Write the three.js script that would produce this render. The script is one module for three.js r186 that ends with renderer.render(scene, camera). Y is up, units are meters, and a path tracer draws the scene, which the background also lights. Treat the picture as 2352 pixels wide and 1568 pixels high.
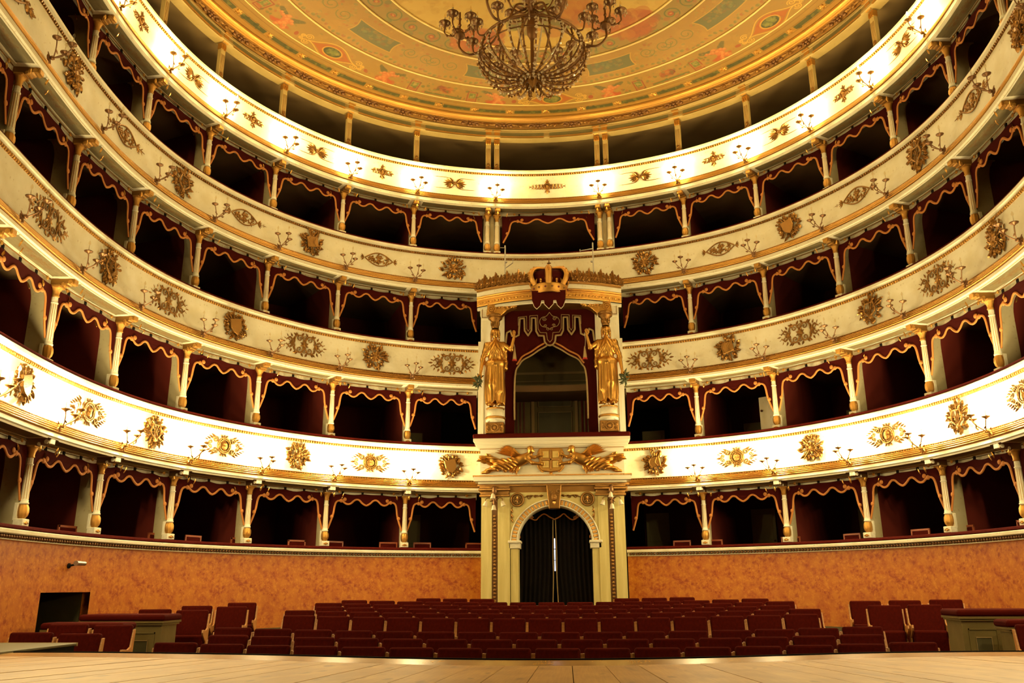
import * as THREE from 'three';
import { mergeGeometries, mergeVertices } from 'three/addons/utils/BufferGeometryUtils.js';
import { RoundedBoxGeometry } from 'three/addons/geometries/RoundedBoxGeometry.js';
import { MarchingCubes } from 'three/addons/objects/MarchingCubes.js';
import { createNoise2D, createNoise4D } from 'simplex-noise';

// ------------------------------------------------------------------ camera, sky, exposure
// All heights below are measured from the lens; LIFT raises the finished scene so that the stalls floor lies near y = 0.
const LIFT = 1.8;
const scene = new THREE.Scene();
scene.background = new THREE.Color(0, 0, 0);
const camera = new THREE.PerspectiveCamera(2 * Math.atan(784 / 1937.345) * 180 / Math.PI, 1.5, 0.05, 200);
const EYE = [0.5477, 0, 0];
camera.position.set(...EYE);
camera.rotation.set(0.281422, 0.073634, -0.004949, 'YXZ');
scene.add(camera);
const renderer = new THREE.WebGLRenderer();
renderer.toneMapping = THREE.LinearToneMapping;
renderer.toneMappingExposure = 0.88;
renderer.shadowMap.enabled = true;
const LAMP_COLOR = { 1: new THREE.Color().setRGB(1, 0.775, 0.37), 4: new THREE.Color().setRGB(1, 0.745, 0.305) };
const LAMP_POWER = { 1: 20, 4: 9.2 };

// ------------------------------------------------------------------ helpers
let seedState = 7;
const rnd = () => { seedState = (seedState * 1664525 + 1013904223) >>> 0; return seedState / 4294967296; };
const reseed = (n) => { seedState = (n * 2654435761) >>> 0; rnd(); };
const noise2 = createNoise2D(rnd), noise4 = createNoise4D(rnd);
const PI = Math.PI, lerp = (a, b, t) => a + (b - a) * t, clamp = (v, a, b) => Math.min(b, Math.max(a, v));
const V = (x, y, z = 0) => new THREE.Vector3(x, y, z);
const used = new Map();
function numbered(name) { const n = used.get(name) || 0; used.set(name, n + 1); return n ? name + '_' + String(n).padStart(3, '0') : name; }
function tag(o, label, category, group, kind) {
  if (label) o.userData.label = label;
  if (category) o.userData.category = category;
  if (group) o.userData.group = group;
  if (kind) o.userData.kind = kind;
  return o;
}
function thing(name, label, category, group, pos = [0, 0, 0], turn = 0) {
  const g = new THREE.Group(); g.name = numbered(name); g.position.set(...pos); g.rotation.y = turn; scene.add(g);
  return tag(g, label, category, group);
}
function part(name, geo, mat, parent) {
  const m = new THREE.Mesh(geo, mat); m.name = parent === scene ? numbered(name) : name; m.castShadow = m.receiveShadow = true; parent.add(m); return m;
}
function structure(name, geo, mat, label, category) { const m = part(name, geo, mat, scene); return tag(m, label, category, null, 'structure'); }
function dup(root, pos, turn, label) {
  const r = root.clone(); r.name = numbered(root.name.replace(/_\d{3}$/, '')); r.userData = { ...root.userData, label }; scene.add(r); r.position.set(...pos); r.rotation.y = turn; return r;
}
const ORD = ['zeroth', 'first', 'second', 'third', 'fourth', 'fifth', 'sixth', 'seventh', 'eighth', 'ninth', 'tenth', 'eleventh', 'twelfth', 'thirteenth', 'fourteenth', 'fifteenth', 'sixteenth', 'seventeenth'];

// geometry helpers: everything returns a BufferGeometry
function plain(g) { const r = g.index ? g.toNonIndexed() : g; for (const k of Object.keys(r.attributes)) if (!['position', 'normal', 'uv'].includes(k)) r.deleteAttribute(k); r.morphAttributes = {};
  if (!r.attributes.uv) r.setAttribute('uv', new THREE.BufferAttribute(new Float32Array(r.attributes.position.count * 2), 2)); if (!r.attributes.normal) r.computeVertexNormals(); return r; }
const merge = (list) => mergeGeometries(list.map(plain));
const at = (g, x = 0, y = 0, z = 0, rx = 0, ry = 0, rz = 0, s = 1) => { const m = new THREE.Matrix4().compose(V(x, y, z), new THREE.Quaternion().setFromEuler(new THREE.Euler(rx, ry, rz)), Array.isArray(s) ? V(...s) : V(s, s, s)); return g.clone().applyMatrix4(m); };
function box(w, h, d, x = 0, y = 0, z = 0, ry = 0) { const g = new THREE.BoxGeometry(w, h, d); if (ry) g.rotateY(ry); return g.translate(x, y, z); }
function rbox(w, h, d, r, x = 0, y = 0, z = 0) { return new RoundedBoxGeometry(w, h, d, 2, Math.min(r, w / 2.01, h / 2.01, d / 2.01)).translate(x, y, z); }
function spanBox(x0, x1, y0, y1, z0, z1) { return box(Math.abs(x1 - x0), Math.abs(y1 - y0), Math.abs(z1 - z0), (x0 + x1) / 2, (y0 + y1) / 2, (z0 + z1) / 2); }
function lathe(pts, seg = 12, a0 = 0, a1 = 2 * PI) { return new THREE.LatheGeometry(pts.map(([r, y]) => new THREE.Vector2(Math.max(r, 1e-4), y)), seg, a0, a1); }
function tube(pts, r, seg, rad = 5, closed = false) { const c = new THREE.CatmullRomCurve3(pts.map((p) => Array.isArray(p) ? V(...p) : p), closed, 'centripetal'); return new THREE.TubeGeometry(c, seg || pts.length * 3, r, rad, closed); }
function bar(a, b, r, r2 = r, seg = 6) { const A = V(...a), B = V(...b), d = B.clone().sub(A), g = new THREE.CylinderGeometry(r2, r, d.length(), seg); g.applyQuaternion(new THREE.Quaternion().setFromUnitVectors(V(0, 1, 0), d.normalize())); return g.translate((A.x + B.x) / 2, (A.y + B.y) / 2, (A.z + B.z) / 2); }
function ball(r, x = 0, y = 0, z = 0, s = [1, 1, 1], w = 8, h = 6) { return new THREE.SphereGeometry(r, w, h).scale(...s).translate(x, y, z); }
function ring(r, t, x = 0, y = 0, z = 0, seg = 20, rs = 6) { return new THREE.TorusGeometry(r, t, rs, seg).translate(x, y, z); }
function extrude(pts, depth, bevel = 0, holes = []) {
  const s = new THREE.Shape(pts.map(([x, y]) => new THREE.Vector2(x, y)));
  for (const h of holes) s.holes.push(new THREE.Path(h.map(([x, y]) => new THREE.Vector2(x, y))));
  return new THREE.ExtrudeGeometry(s, { depth, bevelEnabled: bevel > 0, bevelSize: bevel, bevelThickness: bevel, bevelSegments: 1, curveSegments: 8 });
}
// relief vocabulary, in the plane of a wall: x along it, y up, z out of it
function leaf(x, y, a, len, wid, z = 0, lift = 0.35) {
  const g = new THREE.BufferGeometry(), P = [], n = 4;
  const row = (t) => { const w = wid * Math.sin(PI * Math.pow(t, 0.75)) * 0.5, h = len * lift * 0.25 * Math.sin(PI * t); return [[t * len, w, h * 0.2], [t * len, 0, h + wid * 0.18], [t * len, -w, h * 0.2]]; };
  for (let i = 0; i < n; i++) { const A = row(i / n), B = row((i + 1) / n); for (const [p, q] of [[0, 1], [1, 2]]) { P.push(...A[p], ...A[q], ...B[q], ...A[p], ...B[q], ...B[p]); } }
  g.setAttribute('position', new THREE.Float32BufferAttribute(P, 3));
  g.computeVertexNormals();
  return g.rotateZ(a).translate(x, y, z);
}
function spiral(x, y, r, turns, a0, dir, t, z = 0) {
  const pts = []; const n = Math.ceil(turns * 9);
  for (let i = 0; i <= n; i++) { const f = i / n, rr = r * (1 - 0.82 * f), a = a0 + dir * f * turns * 2 * PI; pts.push([x + rr * Math.cos(a), y + rr * Math.sin(a), z]); }
  return tube(pts, t, n * 2, 5);
}
const curl = (pts, t, z = 0) => tube(pts.map(([a, b]) => [a, b, z]), t, pts.length * 4, 5);
const dome = (x, y, r, h = 0.5, z = 0) => ball(r, x, y, z, [1, 1, h], 10, 6);

// ------------------------------------------------------------------ the horseshoe in plan: the fronts of the box rows
const KX = [1.485, 3.475, 5.058, 6.278, 7.112, 7.469, 7.401, 7.079, 6.74, 6.402, 6.064], KZ = [20.595, 19.959, 18.909, 17.443, 15.71, 13.796, 11.773, 9.787, 7.801, 5.815, 3.829];
const KN = KX.length;
const knots = []; for (let k = KN; k >= 1; k--) knots.push([-(k - 0.26), -KX[k - 1], KZ[k - 1]]); for (let k = 1; k <= KN; k++) knots.push([k - 0.26, KX[k - 1], KZ[k - 1]]);
function cubic(xs, ys) {
  const n = xs.length, h = xs.slice(1).map((v, i) => v - xs[i]), a = Array(n).fill(0), b = Array(n).fill(1), c = Array(n).fill(0), d = Array(n).fill(0);
  for (let i = 1; i < n - 1; i++) { a[i] = h[i - 1]; b[i] = 2 * (h[i - 1] + h[i]); c[i] = h[i]; d[i] = 6 * ((ys[i + 1] - ys[i]) / h[i] - (ys[i] - ys[i - 1]) / h[i - 1]); }
  for (let i = 1; i < n; i++) { const w = a[i] / b[i - 1]; b[i] -= w * c[i - 1]; d[i] -= w * d[i - 1]; }
  const M = Array(n).fill(0); for (let i = n - 1; i >= 0; i--) M[i] = (d[i] - c[i] * (M[i + 1] || 0)) / b[i];
  return (q) => { let i = 0; while (i < n - 2 && q > xs[i + 1]) i++; const A = xs[i + 1] - q, C = q - xs[i], H = h[i]; return M[i] * A ** 3 / 6 / H + M[i + 1] * C ** 3 / 6 / H + (ys[i] / H - M[i] * H / 6) * A + (ys[i + 1] / H - M[i + 1] * H / 6) * C; };
}
const sx = cubic(knots.map((k) => k[0]), knots.map((k) => k[1])), sz = cubic(knots.map((k) => k[0]), knots.map((k) => k[2]));
const UMAX = KN - 0.26;
function frame(u) {           // position, direction along the front (to the viewer's right) and direction into the hall
  const e = 1e-3, x = sx(u), z = -sz(u); let tx = sx(u + e) - sx(u - e), tz = -(sz(u + e) - sz(u - e)); const l = Math.hypot(tx, tz); tx /= l; tz /= l;
  return { x, z, tx, tz, nx: -tz, nz: tx, turn: Math.atan2(-tz, tx) };
}
const on = (u, o = 0) => { const f = frame(u); return [f.x + f.nx * o, f.z + f.nz * o]; };
const turnAt = (u) => frame(u).turn;
const ucols = new Map();
function ucol(k) {           // k = ±1 … ±11: where a column's axis stands, 0.2 m behind the front, counted from the royal box
  if (ucols.has(k)) return ucols.get(k);
  const s = Math.sign(k), u0 = s * (Math.abs(k) - 0.26), f = frame(u0), dx = f.x - EYE[0], dz = f.z, l = Math.hypot(dx, dz), into = -(dx * f.nx + dz * f.nz) / l, d = 0.2 / Math.max(into, 0.25);
  const px = f.x + dx / l * d, pz = f.z + dz / l * d; let best = u0, bd = 1e9;
  for (let u = u0 - 0.5; u <= u0 + 0.5; u += 0.002) { const [x, z] = on(u, -0.2), q = (x - px) ** 2 + (z - pz) ** 2; if (q < bd) { bd = q; best = u; } }
  ucols.set(k, best); return best;
}
// a profile of [offset into the hall, height] drawn along the front from u0 to u1
function sweep(prof, u0, u1, step = 0.1, path = on) {
  const n = Math.max(2, Math.ceil((u1 - u0) / step)), P = [], T = [], I = []; let base = 0; const us = []; for (let i = 0; i <= n; i++) us.push(lerp(u0, u1, i / n));
  const mid = path === on ? us.map((u) => on(u, 0)) : us.map((u) => path(u, 0)); const arc = [0]; for (let i = 1; i <= n; i++) arc.push(arc[i - 1] + Math.hypot(mid[i][0] - mid[i - 1][0], mid[i][1] - mid[i - 1][1]));
  let v = 0;
  for (let j = 0; j < prof.length - 1; j++) {
    const [o0, y0] = prof[j], [o1, y1] = prof[j + 1], l = Math.hypot(o1 - o0, y1 - y0);
    for (let i = 0; i <= n; i++) { const a = path(us[i], o0), b = path(us[i], o1); P.push(a[0], y0, a[1], b[0], y1, b[1]); T.push(arc[i], v, arc[i], v + l); }
    for (let i = 0; i < n; i++) { const q = base + i * 2; I.push(q, q + 1, q + 2, q + 1, q + 3, q + 2); }
    base += (n + 1) * 2; v += l;
  }
  const g = new THREE.BufferGeometry(); g.setAttribute('position', new THREE.Float32BufferAttribute(P, 3)); g.setAttribute('uv', new THREE.Float32BufferAttribute(T, 2)); g.setIndex(I); g.computeVertexNormals(); return g;
}
// tiers: top of the parapet, underside of the parapet, floor of the boxes
const TIER = [{ top: 0.79, under: 0.6, floor: -0.06 }, { top: 3.27, under: 2.17 }, { top: 5.83, under: 4.73 }, { top: 8.36, under: 7.24 }, { top: 10.8, under: 9.67 }];
const ROWNAME = ['ground-row', 'second-row', 'third-row', 'fourth-row', 'gallery'];
const sideWord = (k) => (k < 0 ? 'left' : 'right');
// ------------------------------------------------------------------ materials
function dataTex(n, fn, srgb = true, rep = 1) {
  const a = new Uint8Array(n * n * 4); for (let j = 0; j < n; j++) for (let i = 0; i < n; i++) { const c = fn(i / n, j / n); const q = (j * n + i) * 4; a[q] = clamp(c[0], 0, 1) * 255; a[q + 1] = clamp(c[1], 0, 1) * 255; a[q + 2] = clamp(c[2], 0, 1) * 255; a[q + 3] = 255; }
  const t = new THREE.DataTexture(a, n, n); t.wrapS = t.wrapT = THREE.RepeatWrapping; t.magFilter = THREE.LinearFilter; t.minFilter = THREE.LinearMipmapLinearFilter; t.generateMipmaps = true; if (srgb) t.colorSpace = THREE.SRGBColorSpace; t.repeat.set(rep, rep); t.needsUpdate = true; return t;
}
// tileable fractal noise on the unit square
const tile = (u, v, f, s = 0) => { const a = u * 2 * PI, b = v * 2 * PI, r = f / (2 * PI); return noise4(Math.cos(a) * r + s, Math.sin(a) * r, Math.cos(b) * r, Math.sin(b) * r - s); };
const fbm = (u, v, f, s = 0, o = 4) => { let r = 0, a = 0.5; for (let i = 0; i < o; i++) { r += a * tile(u, v, f * 2 ** i, s + i * 7.3); a *= 0.5; } return r; };
const mix3 = (a, b, t) => a.map((v, i) => v + (b[i] - v) * clamp(t, 0, 1));
const hex = (h) => [(h >> 16 & 255) / 255, (h >> 8 & 255) / 255, (h & 255) / 255];
const std = (o) => new THREE.MeshStandardMaterial({ roughness: 0.7, ...o });
const phys = (o) => new THREE.MeshPhysicalMaterial({ roughness: 0.7, ...o });
const lin = (r, g, b) => new THREE.Color().setRGB(r, g, b);

const plasterMap = dataTex(512, (u, v) => { const n = fbm(u, v, 5, 1), m = fbm(u, v, 22, 9); let c = mix3(hex(0xeee3c4), hex(0xddcfa6), 0.5 + n * 0.9); c = mix3(c, hex(0xa88f5e), clamp((m - 0.32) * 1.6, 0, 0.35)); return c; }, true, 0.45);
const plasterBump = dataTex(256, (u, v) => { const n = 0.5 + fbm(u, v, 14, 3) * 0.5; return [n, n, n]; }, false, 0.8);
const orangeMap = dataTex(1024, (u, v) => {
  const big = fbm(u, v, 3, 20), n = fbm(u, v, 9, 31), fine = fbm(u, v, 60, 12, 3), mid = fbm(u, v, 24, 44, 3);
  let c = mix3(hex(0xcb9350), hex(0xb87438), 0.5 + n * 1.4); const clus = clamp(0.4 + (big + n * 0.6) * 1.7, 0, 1); c = mix3(c, hex(0x97471f), clamp((mid - 0.0) * 3.2 * clus, 0, 0.8)); c = mix3(c, hex(0xdfb27a), clamp((-mid - 0.1) * 2.4, 0, 0.5)); c = mix3(c, hex(0x7c3218), clamp((fine - 0.14) * 2.2 * clus, 0, 0.6)); c = mix3(c, hex(0xe6bf8c), clamp((-fine - 0.2) * 2, 0, 0.45)); return c;
}, true, 0.4);
const velvetMap = dataTex(256, (u, v) => { const n = fbm(u, v, 8, 5), f = fbm(u, v, 50, 8, 2); return mix3(hex(0x7c2118), hex(0x5e150f), 0.5 + n * 0.8 + f * 0.5); }, true, 1.3);
const plankMap = dataTex(512, (u, v) => { const g = fbm(u * 1, v, 4, 3), s = noise2(u * 90, v * 4) * 0.5 + noise2(u * 210, v * 9) * 0.3, k = noise2(u * 8 + 40, v * 5); let c = mix3(hex(0xb79a68), hex(0x94764a), 0.5 + g * 0.8 + s * 0.35); c = mix3(c, hex(0x5b4426), clamp((k - 0.72) * 2.4, 0, 0.5)); return c; }, true, 0.6);
const woodMap = dataTex(256, (u, v) => { const s = noise2(u * 40, v * 3) * 0.5 + noise2(u * 120, v * 6) * 0.3; return mix3(hex(0xd9a566), hex(0xb27b3f), 0.5 + s * 0.7); }, true, 1);
const goldBump = dataTex(128, (u, v) => { const n = 0.5 + fbm(u, v, 24, 70, 3) * 0.6; return [n, n, n]; }, false, 5);
const soffitMap = dataTex(512, (u, v) => { const n = fbm(u, v, 6, 90), m = fbm(u, v, 20, 95), cx = Math.abs(((u * 1) % 1) - 0.5) * 2, cy = Math.abs(v - 0.5) * 2; let c = mix3(hex(0xb3a881), hex(0x8e8560), 0.5 + n); if (cx < 0.6 && cy < 0.45 && m + n * 0.5 > 0.02) c = mix3(c, m > 0.2 ? hex(0x9c4a26) : hex(0xa9853c), 0.75); return c; }, true, 1);

const M = {
  plaster: std({ color: lin(0.9, 0.96, 1.08), map: plasterMap, bumpMap: plasterBump, bumpScale: 0.002, roughness: 0.62 }),
  green: std({ color: lin(0.76, 0.73, 0.42), map: plasterMap, bumpMap: plasterBump, bumpScale: 0.002, roughness: 0.6 }),
  ochre: std({ color: lin(0.46, 0.37, 0.19), map: plasterMap, roughness: 0.6 }),
  paleGold: std({ color: lin(0.8, 0.6, 0.24), metalness: 0.35, roughness: 0.4 }),
  partition: std({ color: lin(0.52, 0.5, 0.42), map: plasterMap, roughness: 0.7 }),  // cream plaster darkened in colour to stand in for weaker light on partition fronts
  lintel: std({ color: lin(0.2, 0.2, 0.11), map: plasterMap, roughness: 0.7 }),
  gold: std({ color: lin(0.55, 0.29, 0.065), metalness: 0.92, roughness: 0.34, bumpMap: goldBump, bumpScale: 0.004 }),
  gilt: std({ color: lin(0.27, 0.135, 0.032), metalness: 0.85, roughness: 0.33, bumpMap: goldBump, bumpScale: 0.004 }),
  bronze: std({ color: lin(0.2, 0.1, 0.04), metalness: 0.7, roughness: 0.4 }),
  trim: std({ color: lin(0.46, 0.17, 0.032), roughness: 0.8 }),
  dullTrim: std({ color: lin(0.34, 0.24, 0.1), roughness: 0.8 }),
  velvet: phys({ color: lin(0.37, 0.33, 0.22), map: velvetMap, roughness: 0.95, specularIntensity: 0.15, sheen: 0.3, sheenRoughness: 0.3, sheenColor: lin(0.45, 0.05, 0.02) }),
  drape: phys({ color: lin(0.042, 0.003, 0.0018), roughness: 0.95, specularIntensity: 0.15, sheen: 0.06, sheenRoughness: 0.5, sheenColor: lin(0.1, 0.012, 0.006) }),
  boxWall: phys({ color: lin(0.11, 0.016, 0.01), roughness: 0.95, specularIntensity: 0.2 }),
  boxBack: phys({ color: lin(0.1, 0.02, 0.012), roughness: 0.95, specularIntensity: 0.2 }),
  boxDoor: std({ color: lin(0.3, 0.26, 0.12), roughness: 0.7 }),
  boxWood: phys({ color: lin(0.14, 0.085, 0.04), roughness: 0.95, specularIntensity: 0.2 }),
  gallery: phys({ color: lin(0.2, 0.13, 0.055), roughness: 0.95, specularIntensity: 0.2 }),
  orange: std({ color: lin(0.84, 0.57, 0.12), map: orangeMap, roughness: 0.5, bumpMap: plasterBump, bumpScale: 0.002 }),
  wood: std({ color: lin(0.9, 0.85, 0.8), map: woodMap, roughness: 0.45 }),
  darkWood: std({ color: lin(0.12, 0.03, 0.012), roughness: 0.4 }),
  floor: phys({ color: lin(0.05, 0.012, 0.006), roughness: 0.95, specularIntensity: 0.2 }),
  plank: std({ color: lin(0.92, 0.72, 0.32), map: plankMap, roughness: 0.5, bumpMap: plasterBump, bumpScale: 0.002 }),
  lip: std({ color: lin(0.92, 0.72, 0.32), map: plankMap, roughness: 0.24 }),
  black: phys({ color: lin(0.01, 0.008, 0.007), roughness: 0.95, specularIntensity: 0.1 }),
  stageBlack: std({ color: lin(0.03, 0.027, 0.022), roughness: 0.95 }),
  candle: std({ color: lin(0.6, 0.52, 0.36), roughness: 0.5 }),
  bulb: std({ color: lin(0.9, 0.85, 0.7), emissive: lin(1, 0.8, 0.45), emissiveIntensity: 6, roughness: 0.3 }),
  glass: phys({ color: lin(0.95, 0.9, 0.8), transmission: 1, roughness: 0.08, thickness: 0, ior: 1.5 }),
  olive: std({ color: lin(0.18, 0.15, 0.055), map: plasterMap, roughness: 0.55 }),
  oliveDark: std({ color: lin(0.08, 0.07, 0.025), roughness: 0.55 }),
  metal: std({ color: lin(0.35, 0.33, 0.3), metalness: 0.8, roughness: 0.35 }),
  leafGreen: std({ color: lin(0.05, 0.06, 0.02), roughness: 0.7 }),
  soffit: std({ color: lin(0.42, 0.38, 0.29), map: soffitMap, roughness: 0.7 }),
};
// ------------------------------------------------------------------ the setting
const U10 = 10.4;
const floorY = (x, Z) => -0.696 + 0.0517 * (Z - 10.1) + 0.0036 * Math.min(x * x, 46) - 0.89;
{ // stalls floor, rising to the back and a little to the sides
  const nx = 36, nz = 44, P = [], T = [], I = [];
  for (let j = 0; j <= nz; j++) for (let i = 0; i <= nx; i++) { const x = lerp(-9.6, 9.6, i / nx), Z = lerp(4.2, 22.8, j / nz); P.push(x, floorY(x, Z), -Z); T.push(x, Z); }
  for (let j = 0; j < nz; j++) for (let i = 0; i < nx; i++) { const q = j * (nx + 1) + i; I.push(q, q + 1, q + nx + 1, q + 1, q + nx + 2, q + nx + 1); }
  const g = new THREE.BufferGeometry(); g.setAttribute('position', new THREE.Float32BufferAttribute(P, 3)); g.setAttribute('uv', new THREE.Float32BufferAttribute(T, 2)); g.setIndex(I); g.computeVertexNormals();
  structure('floor', g, M.floor, 'dark red carpeted stalls floor sloping up to the back', 'floor');
}
// orange marbled wall under the boxes, with a low doorway on the left and the portal in the middle
const uOfZ = (s, Z) => { let b = 0, d = 1e9; for (let u = 2; u < 10; u += 0.01) { const q = Math.abs(sz(s * u) - Z); if (q < d) { d = q; b = u; } } return s * b; };
const UD0 = uOfZ(-1, 12.56), UD1 = uOfZ(-1, 13.9), UP = 0.86;
const wallProf = [[0.02, 0.68], [0.02, -2.2], [-0.12, -2.2], [-0.12, 0.68], [0.02, 0.68]];
structure('wall_left', merge([sweep(wallProf, -U10, UD0), sweep(wallProf, UD1, -UP), sweep([[0.02, 0.68], [0.02, -0.07], [-0.12, -0.07], [-0.12, 0.68]], UD0, UD1)]), M.orange, 'mottled orange marbled wall left of the portal', 'wall');
structure('wall_right', sweep(wallProf, UP, U10), M.orange, 'mottled orange marbled wall right of the portal', 'wall');
for (const s of [-1, 1]) structure(s < 0 ? 'baseboard_left' : 'baseboard_right', sweep([[0.05, -0.82], [0.05, -2.2]].map(([o, y]) => [o, y]), s < 0 ? UD1 : UP, s < 0 ? -UP : U10), M.oliveDark, `olive green skirting along the ${s < 0 ? 'left' : 'right'} orange wall`, 'baseboard');
{ // dark doorway in the left wall
  const a = on(UD0, -0.02), b = on(UD1, -0.02), f = frame((UD0 + UD1) / 2), w = Math.hypot(a[0] - b[0], a[1] - b[1]);
  const g = new THREE.Group(); g.name = 'door_1'; g.position.set((a[0] + b[0]) / 2, 0, (a[1] + b[1]) / 2); g.rotation.y = f.turn; scene.add(g); tag(g, 'dark low doorway in the left orange wall', 'doorway', null, 'structure');
  const door = part('door_leaf', spanBox(-w * 0.5, -w * 0.05, -1.7, -0.09, -0.62, -0.56), M.black, g); part('door_edge', spanBox(-w * 0.05, 0.02, -1.7, -0.2, -0.6, -0.5), M.darkWood, door);
  part('reveal', merge([spanBox(-w / 2 - 0.08, -w / 2, -1.7, 0, -0.9, -0.11), spanBox(w / 2, w / 2 + 0.08, -1.7, 0, -0.9, -0.11), spanBox(-w / 2, w / 2, -0.07, 0.02, -0.9, -0.11)]), M.oliveDark, g);
  part('door_back', spanBox(-w / 2 - 0.1, w / 2 + 0.1, -1.7, 0.05, -1.0, -0.9), M.black, g);
}
// box floors, ceilings and back walls, row by row
for (let t = 0; t <= 4; t++) {
  const y = t ? TIER[t].under : -0.06, top = t < 4 ? TIER[t + 1].under : 11.95;
  const slab = [[-0.24, y + 0.001], [-3.1, y + 0.001], [-3.1, y + 0.16], [-0.24, y + 0.16], [-0.24, y + 0.001]];
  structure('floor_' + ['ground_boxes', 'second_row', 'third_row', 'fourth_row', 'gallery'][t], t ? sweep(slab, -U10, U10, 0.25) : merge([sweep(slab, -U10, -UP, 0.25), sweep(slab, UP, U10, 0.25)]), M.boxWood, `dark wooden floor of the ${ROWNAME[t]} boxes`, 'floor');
  const back = t === 4 ? -4.0 : -3.0, prof = [[back, top + 0.1], [back, y + 0.1], [back - 0.1, y + 0.1], [back - 0.1, top + 0.1], [back, top + 0.1]];
  const gap = t === 1 || t === 2 ? 1.15 : 0;
  const mat = t === 4 ? M.gallery : M.boxBack;
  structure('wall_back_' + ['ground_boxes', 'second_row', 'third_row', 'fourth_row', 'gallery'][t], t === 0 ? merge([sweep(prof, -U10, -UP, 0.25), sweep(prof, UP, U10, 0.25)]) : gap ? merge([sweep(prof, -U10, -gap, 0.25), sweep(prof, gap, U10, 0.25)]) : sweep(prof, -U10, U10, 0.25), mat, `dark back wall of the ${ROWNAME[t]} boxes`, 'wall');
}
// gallery ceiling and the high rail line on its back wall
structure('ceiling_gallery', sweep([[-0.1, 12.02], [-4.1, 12.02], [-4.1, 12.12], [-0.1, 12.12]], -U10, U10, 0.25), M.gallery, 'dark ceiling over the top gallery', 'ceiling');
tag(part('gallery_rail', sweep([[-3.94, 11.55], [-3.94, 11.51], [-3.99, 11.51], [-3.99, 11.55], [-3.94, 11.55]], -7.5, 7.5, 0.2), M.trim, scene), 'thin ochre rail along the dark back wall of the gallery', 'rail', null, 'structure');

// box partitions: pale towards the hall, dark red behind
const partGeo = (() => { const out = {}; for (let t = 0; t < 4; t++) { const y0 = (t ? TIER[t].under + 0.16 : 0.1), y1 = TIER[t + 1].under; out[t] = { y0, y1 }; } return out; })();
for (let t = 0; t < 4; t++) {
  const { y0, y1 } = partGeo[t], h = y1 - y0;
  const arch = []; for (let i = 0; i <= 8; i++) { const a = i / 8 * PI / 2; arch.push([-0.55 - 0.16 * (1 - Math.cos(a)), h - 0.42 + 0.4 * Math.sin(a)]); }
  const pale = extrude([[-0.24, 0], [-0.24, h], [-0.71, h], ...arch.slice().reverse(), [-0.55, 0]], 0.09).translate(0, 0, -0.045).rotateY(-PI / 2);
  const dark = spanBox(-0.035, 0.035, 0, h, -3.0, -0.5);
  for (const s of [-1, 1]) for (let k = 1; k <= 9; k++) {
    if (k === 1 && t < 3) continue;
    const u = ucol(s * k), f = frame(u), g = new THREE.Group(); g.name = numbered('wall_partition'); g.position.set(f.x, y0, f.z); g.rotation.y = f.turn; scene.add(g);
    tag(g, `partition between ${ROWNAME[t]} boxes, ${ORD[k]} ${sideWord(s)} of the royal box`, 'partition', null, 'structure');
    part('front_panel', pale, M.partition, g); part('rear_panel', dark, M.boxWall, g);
  }
}
// doors at the back of the boxes, olive leaves left ajar
const doorGeo = merge([rbox(0.62, 1.75, 0.05, 0.01, 0, 0.875, 0), rbox(0.46, 0.7, 0.03, 0.01, 0, 0.5, 0.02), rbox(0.46, 0.62, 0.03, 0.01, 0, 1.3, 0.02)]);
for (let t = 0; t < 4; t++) for (const s of [-1, 1]) for (let k = (t === 3 ? 1 : 2) - (t === 0 || t === 1 || t === 2 ? 1 : 0); k <= 4; k++) {
  const u0 = k === 0 ? 0 : ucol(s * Math.max(k, 1)), u1 = ucol(s * (k + 1)), u = lerp(Math.min(u0, u1), Math.max(u0, u1), 0.27), [x, z] = on(u, -2.93);
  const g = new THREE.Group(); g.name = numbered('box_door'); g.position.set(x, (t ? TIER[t].under : -0.06) + 0.16, z); g.rotation.y = turnAt(u); scene.add(g);
  tag(g, `olive door at the back of the ${ROWNAME[t]} box, ${ORD[k]} ${sideWord(s)} of the royal box`, 'door', 'doors at the back of the boxes');
  part('door_leaf', doorGeo, M.boxDoor, g); part('knob', ball(0.025, 0.26, 0.95, 0.05), M.gilt, g);
}

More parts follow.
